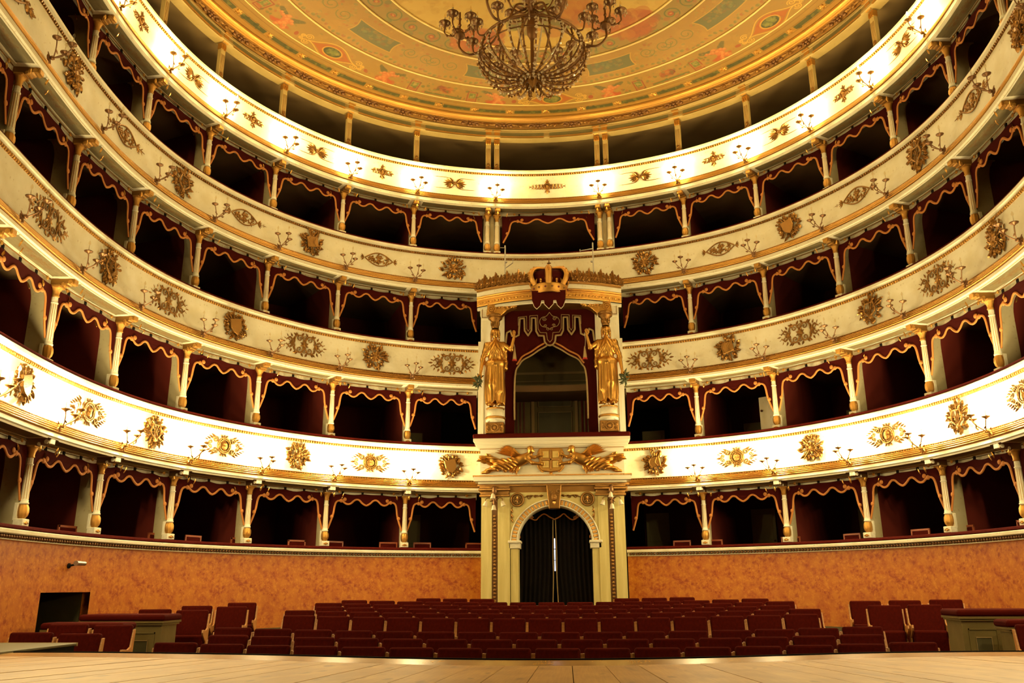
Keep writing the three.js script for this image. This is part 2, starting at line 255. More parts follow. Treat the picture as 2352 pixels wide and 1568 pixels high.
// ceiling: fresco in rings that drift a little towards the back, gilt mouldings between them
const RINGS = [[7.62, 13.13, 12.3], [7.3, 13.14, 12.36], [5.78, 13.5, 12.42], [4.29, 13.95, 12.48], [3.6, 14.07, 12.5], [0.0, 14.07, 12.52]];
const fresco = (() => {
  const N = 2048, S = N / 15.6, cv = document.createElement('canvas'); cv.width = cv.height = N; const c = cv.getContext('2d');
  const X = (x) => (x + 7.8) * S, Yc = (Z) => (Z - 5.4) * S;
  const disc = (r, zc, col) => { c.fillStyle = col; c.beginPath(); c.arc(X(0), Yc(zc), r * S, 0, 2 * PI); c.fill(); };
  const circ = (r, zc, col, w) => { c.strokeStyle = col; c.lineWidth = w; c.beginPath(); c.arc(X(0), Yc(zc), r * S, 0, 2 * PI); c.stroke(); };
  c.fillStyle = '#a97f35'; c.fillRect(0, 0, N, N);
  disc(7.4, 13.14, '#b0883f'); disc(7.02, 13.2, '#a5864a'); disc(5.78, 13.5, '#b08d4e'); disc(4.29, 13.95, '#a38b52'); disc(3.6, 14.07, '#dcc07a');
  reseed(41);
  const blot = (x, y, r, col, al = 0.5) => { c.globalAlpha = al; c.fillStyle = col; c.beginPath(); c.ellipse(x, y, r, r * (0.5 + rnd() * 0.5), rnd() * PI, 0, 2 * PI); c.fill(); c.globalAlpha = 1; };
  // mottled ground
  for (let i = 0; i < 5200; i++) { const a = rnd() * 2 * PI, r = Math.sqrt(rnd()) * 7.6; blot(X(r * Math.cos(a)), Yc(13.3 + r * Math.sin(a)), 4 + rnd() * 16, ['#c99c4b', '#97722f', '#b58a3f', '#a7803a', '#c7a25a'][i % 5], 0.13); }
  const P = (r, zc, a) => [X(r * Math.sin(a)), Yc(zc + r * Math.cos(a))];
  const local = (r, zc, a, fn) => { const [x, y] = P(r, zc, a); c.save(); c.translate(x, y); c.rotate(-a); fn(); c.restore(); };   // +y points away from the centre
  // outer dark green band with gold beads of paint
  circ(7.12, 13.2, '#54582f', 0.13 * S); circ(7.03, 13.2, '#8a6a2a', 3); circ(7.21, 13.2, '#8a6a2a', 3); circ(6.86, 13.24, '#8f6c30', 2.5);
  for (let i = 0; i < 46; i++) { const a = i / 46 * 2 * PI; local(7.12, 13.2, a, () => { c.fillStyle = '#b08940'; c.fillRect(-0.12 * S, -0.09 * S, 0.24 * S, 0.18 * S); }); for (let j = 0; j < 9; j++) { const [x, y] = P(7.06 + rnd() * 0.12, 13.2, a + rnd() * 0.13); blot(x, y, 4 + rnd() * 4, rnd() < 0.5 ? '#3f4a2a' : '#7f8247', 0.6); } }
  // frieze: rust almond panels with dark cameos, loose winged infants, green panels and urns
  const DA = 0.943;
  for (let i = -3; i <= 3; i++) {
    const a = 0.03 + i * DA;
    local(6.38, 13.38, a, () => {
      const almond = (k) => { c.beginPath(); c.moveTo(-0.66 * k * S, 0.02 * S); c.bezierCurveTo(-0.42 * k * S, -0.02 * S, -0.3 * k * S, -0.29 * k * S, 0, -0.29 * k * S); c.bezierCurveTo(0.3 * k * S, -0.29 * k * S, 0.42 * k * S, -0.02 * S, 0.66 * k * S, 0.02 * S); c.bezierCurveTo(0.42 * k * S, 0.04 * S, 0.3 * k * S, 0.29 * k * S, 0, 0.29 * k * S); c.bezierCurveTo(-0.3 * k * S, 0.29 * k * S, -0.42 * k * S, 0.04 * S, -0.66 * k * S, 0.02 * S); };
      c.fillStyle = '#b06a2b'; almond(0.9); c.fill(); for (let j = 0; j < 40; j++) blot((rnd() - 0.5) * 0.5 * S, (rnd() - 0.5) * 0.26 * S, 6 + rnd() * 8, j % 2 ? '#a4551f' : '#bd7d37', 0.3);
      c.strokeStyle = '#dcb45e'; c.lineWidth = 3.5; almond(1.04); c.stroke();
      c.fillStyle = '#474a2d'; c.beginPath(); c.ellipse(0, 0, 0.25 * S, 0.18 * S, 0, 0, 2 * PI); c.fill(); c.strokeStyle = '#cda24d'; c.lineWidth = 5; c.stroke();
      for (let j = 0; j < 26; j++) { const th = rnd() * 2 * PI, q = Math.sqrt(rnd()); blot(0.16 * S * q * Math.cos(th), 0.11 * S * q * Math.sin(th), 5 + rnd() * 6, ['#77803f', '#8f9150', '#5b6a42', '#9b9a5e'][j % 4], 0.5); }
      c.strokeStyle = '#dcb45e'; c.lineWidth = 3; for (const q of [-1, 1]) for (const w of [-1, 1]) for (const [ox, oy, r0] of [[0.72, 0.1, 0.1], [0.86, 0.05, 0.06]]) { c.beginPath(); for (let k = 0; k <= 22; k++) { const th = k / 22 * 3.4 * PI, rr = r0 * S * (1 - k / 26), xx = q * (ox * S - rr * Math.cos(th)), yy = w * (oy * S + rr * Math.sin(th)); k ? c.lineTo(xx, yy) : c.moveTo(xx, yy); } c.stroke(); }
      blot(-1.02 * S, 0, 10, '#a04a2a', 0.8); blot(1.02 * S, 0, 10, '#a04a2a', 0.8);
    });
    for (const [off, kind] of [[0.255, 'p'], [0.385, 'f'], [0.52, 'u'], [0.645, 'f'], [0.755, 'p']]) local(6.36, 13.38, a + off * DA, () => {
      if (kind === 'p') { // winged infant in loose strokes: dark wings, rosy body, rust scarf
        c.scale(off < 0.5 ? 1.15 : -1.15, 1.15);
        for (let j = 0; j < 12; j++) { blot((0.08 + j * 0.022) * S, (-0.1 - j * 0.012) * S, 13 - j * 0.6, j % 2 ? '#5f5c36' : '#7a7248', 0.55); blot((-0.1 - j * 0.014) * S, (-0.12 - j * 0.014) * S, 11 - j * 0.5, j % 2 ? '#5f5c36' : '#7a7248', 0.5); }
        for (let j = 0; j < 10; j++) blot((-0.16 + j * 0.04) * S, (0.13 + Math.sin(j) * 0.03) * S, 9, '#b8532a', 0.55);
        for (const [x, y, r] of [[0, -0.02, 13], [0.015, -0.06, 12], [-0.02, 0.03, 13], [-0.03, 0.08, 12], [0.06, -0.15, 10], [-0.09, 0.13, 9], [-0.13, 0.19, 8], [0.02, 0.14, 9], [0.05, 0.21, 8], [0.11, -0.08, 8], [0.17, -0.1, 7], [0.23, -0.13, 6], [-0.08, -0.08, 8], [-0.14, -0.04, 7]]) { blot(x * S, y * S, r, '#c9794a', 0.85); blot((x - 0.012) * S, (y - 0.014) * S, r * 0.6, '#dba06c', 0.6); }
      } else if (kind === 'u') { // helmet-like urn on a green shelf
        for (let j = 0; j < 20; j++) blot((rnd() - 0.5) * 0.26 * S, (-0.04 - rnd() * 0.1) * S, 10 + rnd() * 6, ['#8d4a26', '#a8602f', '#6f3b22', '#b97a40'][j % 4], 0.6); c.fillStyle = '#6c7043'; c.fillRect(-0.5 * S, 0.12 * S, 1.0 * S, 0.08 * S); c.strokeStyle = '#9a6a35'; c.lineWidth = 2; c.strokeRect(-0.5 * S, 0.12 * S, 1.0 * S, 0.08 * S);
      } else { c.strokeStyle = '#97502f'; c.lineWidth = 4; c.strokeRect(-0.12 * S, -0.16 * S, 0.24 * S, 0.4 * S); c.fillStyle = '#747d48'; c.fillRect(-0.08 * S, -0.11 * S, 0.16 * S, 0.2 * S); for (let j = 0; j < 6; j++) blot((rnd() - 0.5) * 0.08 * S, (-0.01 + (rnd() - 0.5) * 0.12) * S, 5, '#a8a56a', 0.6); c.fillStyle = '#a5652f'; c.fillRect(-0.09 * S, 0.13 * S, 0.18 * S, 0.07 * S); }
    });
    for (let j = 0; j < 90; j++) { const q = 0.3 + rnd() * 0.4, [x, y] = P(6.08 + rnd() * 0.5, 13.38, a + q * DA); blot(x, y, 2.5 + rnd() * 5, ['#6f7743', '#84885a', '#a8623a', '#5f6b46', '#b98f52'][j % 5], 0.55); }
    for (let j = 0; j < 60; j++) { const [x, y] = P(5.95 + rnd() * 0.85, 13.4, a + rnd() * DA); blot(x, y, 2.5 + rnd() * 4, ['#7d7f4f', '#9c8a52', '#a86b42'][j % 3], 0.35); }
  }
  // arabesque zone: garlands, flowers, grey-blue shaped panels
  for (let i = 0; i < 2600; i++) { const a = rnd() * 2 * PI, r = 4.45 + rnd() * 1.2, [x, y] = P(r, 13.6, a); if (noise2(x * 0.012, y * 0.012) < -0.05) continue; blot(x, y, 2 + rnd() * 5, ['#8f8a55', '#a5603a', '#9aa06a', '#b7753f', '#7c8a6b', '#c9a35e'][i % 6], 0.42); }
  for (let i = 0; i < 260; i++) { const a = i / 260 * 2 * PI, [x, y] = P(5.62 + 0.05 * Math.sin(i * 0.9), 13.52, a); blot(x, y, 7, i % 4 ? '#6f7a52' : '#a0603c', 0.6); blot(x + 4, y - 3, 4, '#9aa070', 0.5); }
  for (let i = 0; i < 10; i++) {
    const a = -0.9 + i * 0.62;
    local(4.95, 13.75, a, () => { c.fillStyle = '#6f7258'; c.beginPath(); c.moveTo(-0.62 * S, -0.24 * S); c.quadraticCurveTo(0, -0.12 * S, 0.62 * S, -0.24 * S); c.quadraticCurveTo(0.5 * S, 0, 0.62 * S, 0.24 * S); c.quadraticCurveTo(0, 0.34 * S, -0.62 * S, 0.24 * S); c.quadraticCurveTo(-0.5 * S, 0, -0.62 * S, -0.24 * S); c.fill(); c.strokeStyle = '#caa457'; c.lineWidth = 4; c.stroke(); for (let j = 0; j < 60; j++) blot((rnd() - 0.5) * 0.8 * S, (rnd() - 0.5) * 0.28 * S, 3 + rnd() * 7, ['#a5834c', '#5d6a5a', '#858c6c', '#8a6a45', '#6f7760'][j % 5], 0.5); });
    c.strokeStyle = '#7b7f4a'; c.lineWidth = 3; c.globalAlpha = 0.8;
    for (const m of [-1, 1]) for (let q = 0; q < 2; q++) { c.beginPath(); for (let k = 0; k <= 26; k++) { const th = k / 26 * 3 * PI, rr = 0.2 * (1 - k / 34), b = a + m * (0.2 + q * 0.09) + m * rr * Math.cos(th) / 5, [x, y] = P(4.95 + rr * Math.sin(th), 13.75, b); k ? c.lineTo(x, y) : c.moveTo(x, y); } c.stroke(); } c.globalAlpha = 1;
  }
  // scroll band around the pale middle
  for (let i = 0; i < 44; i++) { const a = i / 44 * 2 * PI, [x, y] = P(3.95, 14.02, a); c.strokeStyle = '#737a4a'; c.lineWidth = 4; c.beginPath(); for (let k = 0; k <= 22; k++) { const th = k / 22 * 2.7 * PI * (i % 2 ? 1 : -1), rr = 0.22 * (1 - k / 30) * S; const xx = x + rr * Math.cos(th + a), yy = y + rr * Math.sin(th + a); k ? c.lineTo(xx, yy) : c.moveTo(xx, yy); } c.stroke(); blot(x, y, 10, '#b4552c', 0.85); blot(x, y, 5, '#d6a15a', 0.9); for (let j = 0; j < 5; j++) { const [p, q] = P(3.75 + rnd() * 0.45, 14.02, a + rnd() * 0.14); blot(p, q, 5 + rnd() * 6, ['#8b945c', '#b0683a', '#6f7d5a'][j % 3], 0.5); } }
  // painted clouds of draped figures on the pale middle, kept loose
  for (const [x, Z, w, h, cols] of [[-1.5, 17.2, 0.75, 0.35, ['#b5632e', '#c77a3c', '#a4552a']], [0.1, 16.55, 1.0, 0.75, ['#7f8257', '#6d7450', '#94936a', '#b56a3c']], [0.95, 16.45, 0.6, 0.55, ['#c07a2e', '#b06a2a', '#c98f42']], [2.0, 16.9, 0.85, 0.6, ['#b5632e', '#c06a34', '#9e5a2c', '#c98a4a']]])
    for (let i = 0; i < 90; i++) { const a = rnd() * 2 * PI, r = Math.sqrt(rnd()); blot(X(x + w * 0.8 * r * Math.cos(a)), Yc(Z + h * 0.8 * r * Math.sin(a)), 12 + rnd() * 22, cols[i % cols.length], 0.45); }
  const t = new THREE.CanvasTexture(cv); t.colorSpace = THREE.SRGBColorSpace; t.flipY = false; t.anisotropy = 8; return t;
})();
{
  const nA = 96, P = [], T = [], I = [];
  for (let j = 0; j < RINGS.length; j++) for (let i = 0; i <= nA; i++) { const a = i / nA * 2 * PI, [r, zc, y] = RINGS[j], x = r * Math.sin(a), Z = zc + r * Math.cos(a); P.push(x, y, -Z); T.push((x + 7.8) / 15.6, (Z - 5.4) / 15.6); }
  for (let j = 0; j < RINGS.length - 1; j++) for (let i = 0; i < nA; i++) { const q = j * (nA + 1) + i; I.push(q, q + nA + 1, q + 1, q + 1, q + nA + 1, q + nA + 2); }
  const g = new THREE.BufferGeometry(); g.setAttribute('position', new THREE.Float32BufferAttribute(P, 3)); g.setAttribute('uv', new THREE.Float32BufferAttribute(T, 2)); g.setIndex(I); g.computeVertexNormals();
  const cg = new THREE.Group(); cg.name = 'ceiling'; scene.add(cg); tag(cg, 'round golden ceiling painted with garlands and figures', 'ceiling', null, 'structure');
  part('fresco', g, std({ map: fresco, color: lin(0.6, 0.52, 0.29), roughness: 0.6 }), cg);
  for (const [r, zc, y, t] of [[5.78, 13.5, 12.42, 0.026], [4.29, 13.95, 12.48, 0.026], [3.6, 14.07, 12.5, 0.026], [6.72, 13.28, 12.39, 0.014]]) part('gilt_ring', new THREE.TorusGeometry(r, t, 6, 120).rotateX(PI / 2).translate(0, y - t * 0.4, -zc), M.paleGold, cg);
  for (let i = 0; i < 46; i++) { const a = i / 46 * 2 * PI; if (Math.cos(a) < -0.3) continue; part('rosette', merge([dome(0, 0, 0.06, 0.5), ...[0, 1, 2, 3, 4, 5].map((q) => leaf(0, 0, q * PI / 3, 0.1, 0.06))]).rotateX(PI / 2).translate(7.12 * Math.sin(a), 12.37, -13.2 - 7.12 * Math.cos(a)), M.gold, cg); }
}
{ // cornice between the gallery and the ceiling: gilt bead, garlanded frieze, cream and grey-green lintel
  const c = new THREE.Group(); c.name = 'trim_1'; scene.add(c); tag(c, 'gilt garlanded cornice round the edge of the painted ceiling', 'cornice', null, 'structure');
  const circlePath = (a, o) => [(7.6 - o) * Math.sin(a), -13.13 - (7.6 - o) * Math.cos(a)];
  const A = 1.75;
  part('gilt_moulding', sweep([[0.2, 12.36], [0.23, 12.33], [0.22, 12.29], [0.18, 12.27], [0.16, 12.29], [0.13, 12.26], [0.1, 12.27], [0.08, 12.24]], -A, A, 0.03, circlePath), M.gold, c);
  part('frieze', sweep([[0.08, 12.24], [0.0, 12.09], [-0.12, 12.06]], -A, A, 0.03, circlePath), M.gilt, c);
  part('cream_band', sweep([[-0.02, 12.09], [0.0, 12.06], [-0.02, 12.02], [-0.3, 12.02]], -A, A, 0.03, circlePath), M.ochre, c);
  const cluster = merge([dome(0, 0, 0.035, 0.8), ...[0, 1, 2, 3, 4, 5].map((q) => dome(0.06 * Math.cos(q * PI / 3), 0.06 * Math.sin(q * PI / 3), 0.026, 0.8)), leaf(0.05, 0.01, 0.2, 0.13, 0.06), leaf(-0.05, 0.01, PI - 0.2, 0.13, 0.06), dome(0.14, -0.02, 0.035, 0.8), dome(-0.14, -0.02, 0.035, 0.8)]);
  const swag = merge([leaf(-0.2, 0.02, -0.2, 0.16, 0.07), leaf(0.2, 0.02, PI + 0.2, 0.16, 0.07), leaf(-0.1, 0, 0.1, 0.14, 0.07), leaf(0.1, 0, PI - 0.1, 0.14, 0.07), dome(0, -0.01, 0.04, 0.7)]);
  for (let i = -26; i <= 26; i++) { const a = (i + 0.5) * 0.062, [x, z] = circlePath(a, 0.055); part(i % 2 ? 'flower_cluster' : 'leaf_swag', at(i % 2 ? cluster : swag, x, 12.165, z, 0, -a, 0, [1.4, 1.3, 1.3]), i % 2 ? M.bronze : M.gilt, c); }
  // lintel on the pilasters
  const lin0 = sweep([[0.0, 12.03], [0.0, 11.99], [-0.02, 11.98], [-0.02, 11.88], [0.02, 11.87], [0.02, 11.82], [-0.03, 11.81], [-0.26, 11.81], [-0.26, 12.03]], -9, 9, 0.12);
  part('lintel', lin0, M.ochre, c);
  for (const s of [-1, 1]) for (let k = 0; k <= 8; k++) { const u0 = k ? ucol(s * k) : 0, u1 = ucol(s * (k + 1)), a = Math.min(u0, u1) + (k ? 0.1 : s > 0 ? 0.04 : 0.1), b = Math.max(u0, u1) - (k || s > 0 ? 0.1 : 0.04); part('lintel_panel', sweep([[-0.008, 11.975], [-0.008, 11.89]], a, b, 0.1), M.lintel, c); part('gilt_edge', sweep([[0.03, 11.85], [0.035, 11.835], [0.03, 11.815], [0.0, 11.812]], a, b, 0.1), M.gold, c); }
}
// the front of the room, behind and beside the lens: proscenium wall, side walls, stage house
{
  const zP = -4.0;
  structure('wall_proscenium', merge([spanBox(-14, -5.9, -2.4, 13.5, zP + 0.5, zP), spanBox(5.9, 14, -2.4, 13.5, zP + 0.5, zP), spanBox(-5.9, 5.9, 9.2, 13.5, zP + 0.5, zP)]), M.plaster, 'cream proscenium wall framing the stage opening', 'wall');
  structure('ceiling_front', merge([spanBox(-14, 14, 12.55, 12.7, -26, zP)]), M.plaster, 'plain upper ceiling above the painted disc', 'ceiling');
  structure('wall_stage_back', spanBox(-12, 12, -2.4, 13, 9.6, 9.8), M.stageBlack, 'black back wall of the stage house', 'wall');
  structure('wall_stage_left', spanBox(-12.2, -12, -2.4, 13, zP + 0.5, 9.8), M.stageBlack, 'black left wall of the stage house', 'wall');
  structure('wall_stage_right', spanBox(12, 12.2, -2.4, 13, zP + 0.5, 9.8), M.stageBlack, 'black right wall of the stage house', 'wall');
  structure('ceiling_stage', spanBox(-12, 12, 12.8, 13, zP + 0.5, 9.8), M.stageBlack, 'black ceiling of the stage house', 'ceiling');
  structure('wall_outer', merge([spanBox(-14, -13.8, -2.4, 12.6, -26, zP), spanBox(13.8, 14, -2.4, 12.6, -26, zP), spanBox(-14, 14, -2.4, 12.6, -26.2, -26)]), M.stageBlack, 'outer wall behind the boxes', 'wall');
}
// stage: raked boards and a varnished lip at the front
const stageY = (Z) => -0.6 + 0.042 * (7.3 - Z);
const edgeX = [-9, -6.6, -5.24, -4.56, -3.41, -2.42, -1.01, 0.335, 1.14, 2.12, 3.32, 4.34, 5.11, 6.6, 9], edgeZ = [8.7, 8.8, 8.86, 8.84, 8.52, 8.16, 7.4, 7.1, 7.32, 7.93, 8.8, 9.2, 9.36, 9.45, 9.5];
const edge = cubic(edgeX, edgeZ);
{
  const s = new THREE.Group(); s.name = 'floor_stage'; scene.add(s); tag(s, 'raked stage floor of worn pale boards', 'stage floor', null, 'structure');
  const w = 0.246; reseed(5);
  for (let i = -22; i < 24; i++) {
    const x0 = 0.246 + i * w + 0.004, x1 = x0 + w - 0.005, n = 5; if (Math.abs(x0) > 5.7) continue;
    const Z1a = edge(x0) - 0.42, Z1b = edge(x1) - 0.42, Z0 = -4; const ys = (rnd() - 0.5) * 0.003;
    const g = new THREE.BufferGeometry(), y = (Z) => stageY(Z) + ys, d = 0.05, tw = -0.012;   // boards run nearly along the axis
    const X = (x, Z) => x + tw * (Z - 6.36);
    const P = [[X(x0, Z0), y(Z0), -Z0], [X(x1, Z0), y(Z0), -Z0], [X(x1, Z1b), y(Z1b), -Z1b], [X(x0, Z1a), y(Z1a), -Z1a]], Q = P.map(([a, b, c]) => [a, b - d, c]);
    const f = [[P[0], P[1], P[2], P[3]], [Q[1], Q[0], Q[3], Q[2]], [P[3], P[2], Q[2], Q[3]], [P[1], Q[1], Q[2], P[2]], [Q[0], P[0], P[3], Q[3]]], pos = [], uv = [], off = rnd() * 9;
    for (const [a, b, c, e] of f) for (const v of [a, b, c, a, c, e]) { pos.push(...v); uv.push(v[0] + off + i * 0.37, v[2] * 0.5 + off); }
    g.setAttribute('position', new THREE.Float32BufferAttribute(pos, 3)); g.setAttribute('uv', new THREE.Float32BufferAttribute(uv, 2)); g.computeVertexNormals();
    part('plank', g, M.plank, s);
  }
  const lipPath = (x, o) => [x, -(edge(x) + o)];
  part('front_board', sweep([[-0.415, -0.001], [-0.03, 0.024], [0.0, 0.018], [0.01, 0.0], [0.01, -0.05], [-0.41, -0.05]].map(([o, y]) => [o, y]), -5.9, 5.9, 0.2, lipPath), M.lip, s);
  { const p = s.children[s.children.length - 1].geometry.attributes.position; for (let i = 0; i < p.count; i++) p.setY(i, p.getY(i) + stageY(-p.getZ(i))); s.children[s.children.length - 1].geometry.computeVertexNormals(); }
  part('edge_rail', sweep([[0.012, 0.034], [0.06, 0.034], [0.06, -0.06], [0.012, -0.06], [0.012, 0.034]], -5.9, 5.9, 0.2, lipPath), M.black, s);
  { const p = s.children[s.children.length - 1].geometry.attributes.position; for (let i = 0; i < p.count; i++) p.setY(i, p.getY(i) + stageY(-p.getZ(i))); }
  part('stage_front', sweep([[-0.05, -0.66], [-0.05, -2.2]], -12, 12, 0.3, lipPath), M.black, s);
  part('stage_sides', merge([spanBox(-12, -5.6, -0.7, -0.62, -8.4, 9.6), spanBox(5.6, 12, -0.7, -0.62, -8.6, 9.6), spanBox(-12, 12, -0.72, -0.76, -7, 9.6)]), M.stageBlack, s);
}
// ------------------------------------------------------------------ ornaments for the parapets
const spike = (x, y, a, l, w) => leaf(x, y, a, l, w);
function trophy(seed) {      // round bundle of shield, instruments and laurel
  reseed(seed); const L = [];
  for (let i = 0; i < 34; i++) { const a = i / 34 * 2 * PI + rnd() * 0.2, r = 0.13 + rnd() * 0.09; L.push(leaf(r * 1.05 * Math.cos(a), r * Math.sin(a), a + (rnd() - 0.5) * 1.9, 0.09 + rnd() * 0.05, 0.06 + rnd() * 0.025, 0.004 + rnd() * 0.025, 0.6)); }
  for (let i = 0; i < 8; i++) { const a = rnd() * 2 * PI; L.push(spiral(0.19 * Math.cos(a), 0.18 * Math.sin(a), 0.04, 1.2, a, rnd() < 0.5 ? 1 : -1, 0.011, 0.02)); }
  for (let i = 0; i < 5; i++) { const a = rnd() * PI, l = 0.24 + rnd() * 0.06; L.push(bar([-l * Math.cos(a), -l * Math.sin(a), 0.03], [l * Math.cos(a), l * Math.sin(a), 0.035], 0.012, 0.016)); L.push(ball(0.026, l * Math.cos(a), l * Math.sin(a), 0.035)); }
  const kind = seed % 4;
  if (kind === 0) { L.push(extrude([[-0.12, 0.13], [0.12, 0.13], [0.12, -0.02], [0.07, -0.11], [0, -0.16], [-0.07, -0.11], [-0.12, -0.02]], 0.03, 0.012).rotateZ(0.25).translate(0, 0, 0.03)); }
  if (kind === 1) { L.push(dome(0, 0, 0.085, 0.5, 0.03), ring(0.1, 0.016, 0, 0, 0.04), ...Array.from({ length: 9 }, (_, i) => leaf(0.03 * Math.cos(i * 0.7), 0.03 * Math.sin(i * 0.7), i * 0.7, 0.1, 0.05, 0.06))); }
  if (kind === 2) { L.push(curl([[-0.03, -0.13], [-0.13, -0.02], [-0.09, 0.14], [-0.14, 0.18]], 0.018, 0.05), curl([[0.03, -0.13], [0.13, -0.02], [0.09, 0.14], [0.14, 0.18]], 0.018, 0.05), bar([-0.11, 0.12, 0.05], [0.11, 0.12, 0.05], 0.012), ...[-0.04, 0, 0.04].map((x) => bar([x, -0.12, 0.05], [x, 0.12, 0.05], 0.005)), dome(0, -0.15, 0.05, 0.5, 0.04)); }
  if (kind === 3) { L.push(extrude([[-0.13, 0.09], [0.1, 0.14], [0.14, -0.06], [-0.09, -0.12]], 0.035, 0.01).translate(0, 0, 0.03), curl([[-0.08, 0.1], [-0.12, 0.02], [-0.06, -0.1]], 0.014, 0.075), curl([[0.06, 0.12], [0.02, 0.02], [0.08, -0.07]], 0.014, 0.075)); }
  for (let i = 0; i < 14; i++) { const a = rnd() * 2 * PI, r = 0.1 + rnd() * 0.14; L.push(ball(0.014 + rnd() * 0.014, r * Math.cos(a), r * Math.sin(a), 0.03)); }
  return merge(L);
}
function scrollwork(hw, hh) {     // arabesque of S-scrolls and leaves, symmetrical
  const L = [spiral(0, hh * 0.62, hh * 0.28, 1.3, 0, 1, 0.01, 0.012), spiral(0, -hh * 0.62, hh * 0.28, 1.3, PI, 1, 0.01, 0.012), ...[-1, 1].flatMap((s) => [0.28, 0.5, 0.66].flatMap((q) => [-1, 1].map((w) => leaf(s * hw * q, w * hh * (0.95 - q * 0.7), (s > 0 ? 0 : PI) + s * w * 1.1, 0.085, 0.05)))), dome(0, 0, 0.05, 0.6), ...[0, 1, 2, 3, 4, 5, 6, 7].map((i) => leaf(0, 0, i * PI / 4 + PI / 8, 0.1, 0.055))];
  for (const s of [-1, 1]) {
    for (const w of [-1, 1]) {
      L.push(curl([[0, w * 0.02], [s * hw * 0.12, w * hh * 0.85], [s * hw * 0.36, w * hh * 0.75], [s * hw * 0.42, w * hh * 0.1], [s * hw * 0.56, -w * hh * 0.5], [s * hw * 0.74, -w * hh * 0.2]], 0.013, 0.012));
      L.push(spiral(s * hw * 0.2, w * hh * 0.55, hh * 0.36, 1.3, s > 0 ? PI : 0, -s * w, 0.011, 0.014), spiral(s * hw * 0.58, w * hh * 0.4, hh * 0.3, 1.2, s > 0 ? PI : 0, s * w, 0.01, 0.014));
      L.push(leaf(s * hw * 0.3, w * hh * 0.8, s > 0 ? w * 0.5 : PI - w * 0.5, 0.1, 0.055), leaf(s * hw * 0.42, w * hh * 0.25, w * PI / 2, 0.09, 0.05), leaf(s * hw * 0.72, w * hh * 0.25, s > 0 ? w * 0.4 : PI - w * 0.4, 0.1, 0.055), leaf(s * hw * 0.12, w * hh * 0.9, s > 0 ? w * 2.2 : PI - w * 2.2, 0.08, 0.05));
    }
    L.push(dome(s * hw * 0.48, 0, 0.042, 0.7), ...[0, 1, 2, 3, 4].map((i) => leaf(s * hw * 0.48, 0, i * 2 * PI / 5 + (s > 0 ? 0 : PI), 0.085, 0.05)), leaf(s * hw * 0.74, 0, s > 0 ? 0 : PI, 0.13, 0.075), dome(s * hw * 0.93, 0, 0.026), leaf(s * hw * 0.93, 0, PI / 2, 0.06, 0.035), leaf(s * hw * 0.93, 0, -PI / 2, 0.06, 0.035), leaf(s * hw * 0.94, 0, s > 0 ? 0 : PI, 0.07, 0.04));
  }
  return merge(L);
}
function mandorla() {             // pointed oval frame with a floral filling and leafy ends
  reseed(77); const L = [];
  for (const w of [-1, 1]) { const p = []; for (let i = 0; i <= 10; i++) { const t = i / 10; p.push([lerp(-0.36, 0.36, t), w * 0.165 * Math.sin(PI * t)]); } L.push(curl(p, 0.016, 0.01)); }
  for (let i = 0; i < 58; i++) { const t = (rnd() - 0.5) * 1.7, x = t * 0.3, h = 0.12 * (1 - t * t / 0.8), y = (rnd() - 0.5) * 2 * h; L.push(rnd() < 0.45 ? dome(x, y, 0.018 + rnd() * 0.016, 0.9) : leaf(x, y, rnd() * 2 * PI, 0.07 + rnd() * 0.04, 0.042)); }
  L.push(dome(0, 0, 0.045, 0.7));
  for (const s of [-1, 1]) { const d = s > 0 ? 0 : PI; for (const a of [-0.9, -0.45, 0, 0.45, 0.9]) L.push(leaf(s * 0.38, 0, d + a, 0.13, 0.06)); L.push(dome(s * 0.4, 0, 0.03), leaf(s * 0.49, 0, d + 0.5, 0.11, 0.05), leaf(s * 0.49, 0, d - 0.5, 0.11, 0.05), leaf(s * 0.5, 0, d, 0.15, 0.06), spiral(s * 0.47, 0.06, 0.035, 1, 0, s, 0.009), spiral(s * 0.47, -0.06, 0.035, 1, 0, -s, 0.009), leaf(s * 0.56, 0, d, 0.13, 0.06), leaf(s * 0.53, 0.03, d + 0.6, 0.09, 0.05), leaf(s * 0.53, -0.03, d - 0.6, 0.09, 0.05), dome(s * 0.55, 0, 0.028), spiral(s * 0.6, 0.035, 0.025, 1, 0, -s, 0.008), spiral(s * 0.6, -0.035, 0.025, 1, 0, s, 0.008)); }
  return merge(L);
}
function medallion() {            // portrait roundel in a leafy cartouche
  const L = [ring(0.15, 0.02, 0, 0, 0.015), ring(0.115, 0.012, 0, 0, 0.02), dome(0, 0, 0.11, 0.25), dome(0.01, 0.03, 0.045, 0.9, 0.02), dome(0, -0.04, 0.06, 0.6, 0.02)];
  for (let i = 0; i < 16; i++) { const a = i / 16 * 2 * PI; L.push(ball(0.011, 0.133 * Math.cos(a), 0.133 * Math.sin(a), 0.03, [1, 1, 1], 6, 4)); }
  for (const s of [-1, 1]) { const d = s > 0 ? 0 : PI; for (const w of [-1, 1]) { L.push(spiral(s * 0.22, w * 0.1, 0.065, 1.4, d, s * w, 0.012, 0.01), spiral(s * 0.33, w * 0.05, 0.045, 1.2, d, -s * w, 0.01, 0.01)); for (let i = 0; i < 5; i++) L.push(leaf(s * (0.2 + i * 0.055), w * (0.14 - i * 0.022), d + s * w * (0.5 - i * 0.1), 0.13, 0.045)); } L.push(leaf(s * 0.34, 0, d, 0.16, 0.07), leaf(s * 0.44, 0.02, d + 0.15, 0.12, 0.03), leaf(s * 0.44, -0.02, d - 0.15, 0.12, 0.03)); }
  for (const w of [-1, 1]) for (const a of [-0.5, 0, 0.5]) L.push(leaf(a * 0.1, w * 0.155, w * PI / 2 + a * -w, 0.06, 0.045));
  return merge(L);
}
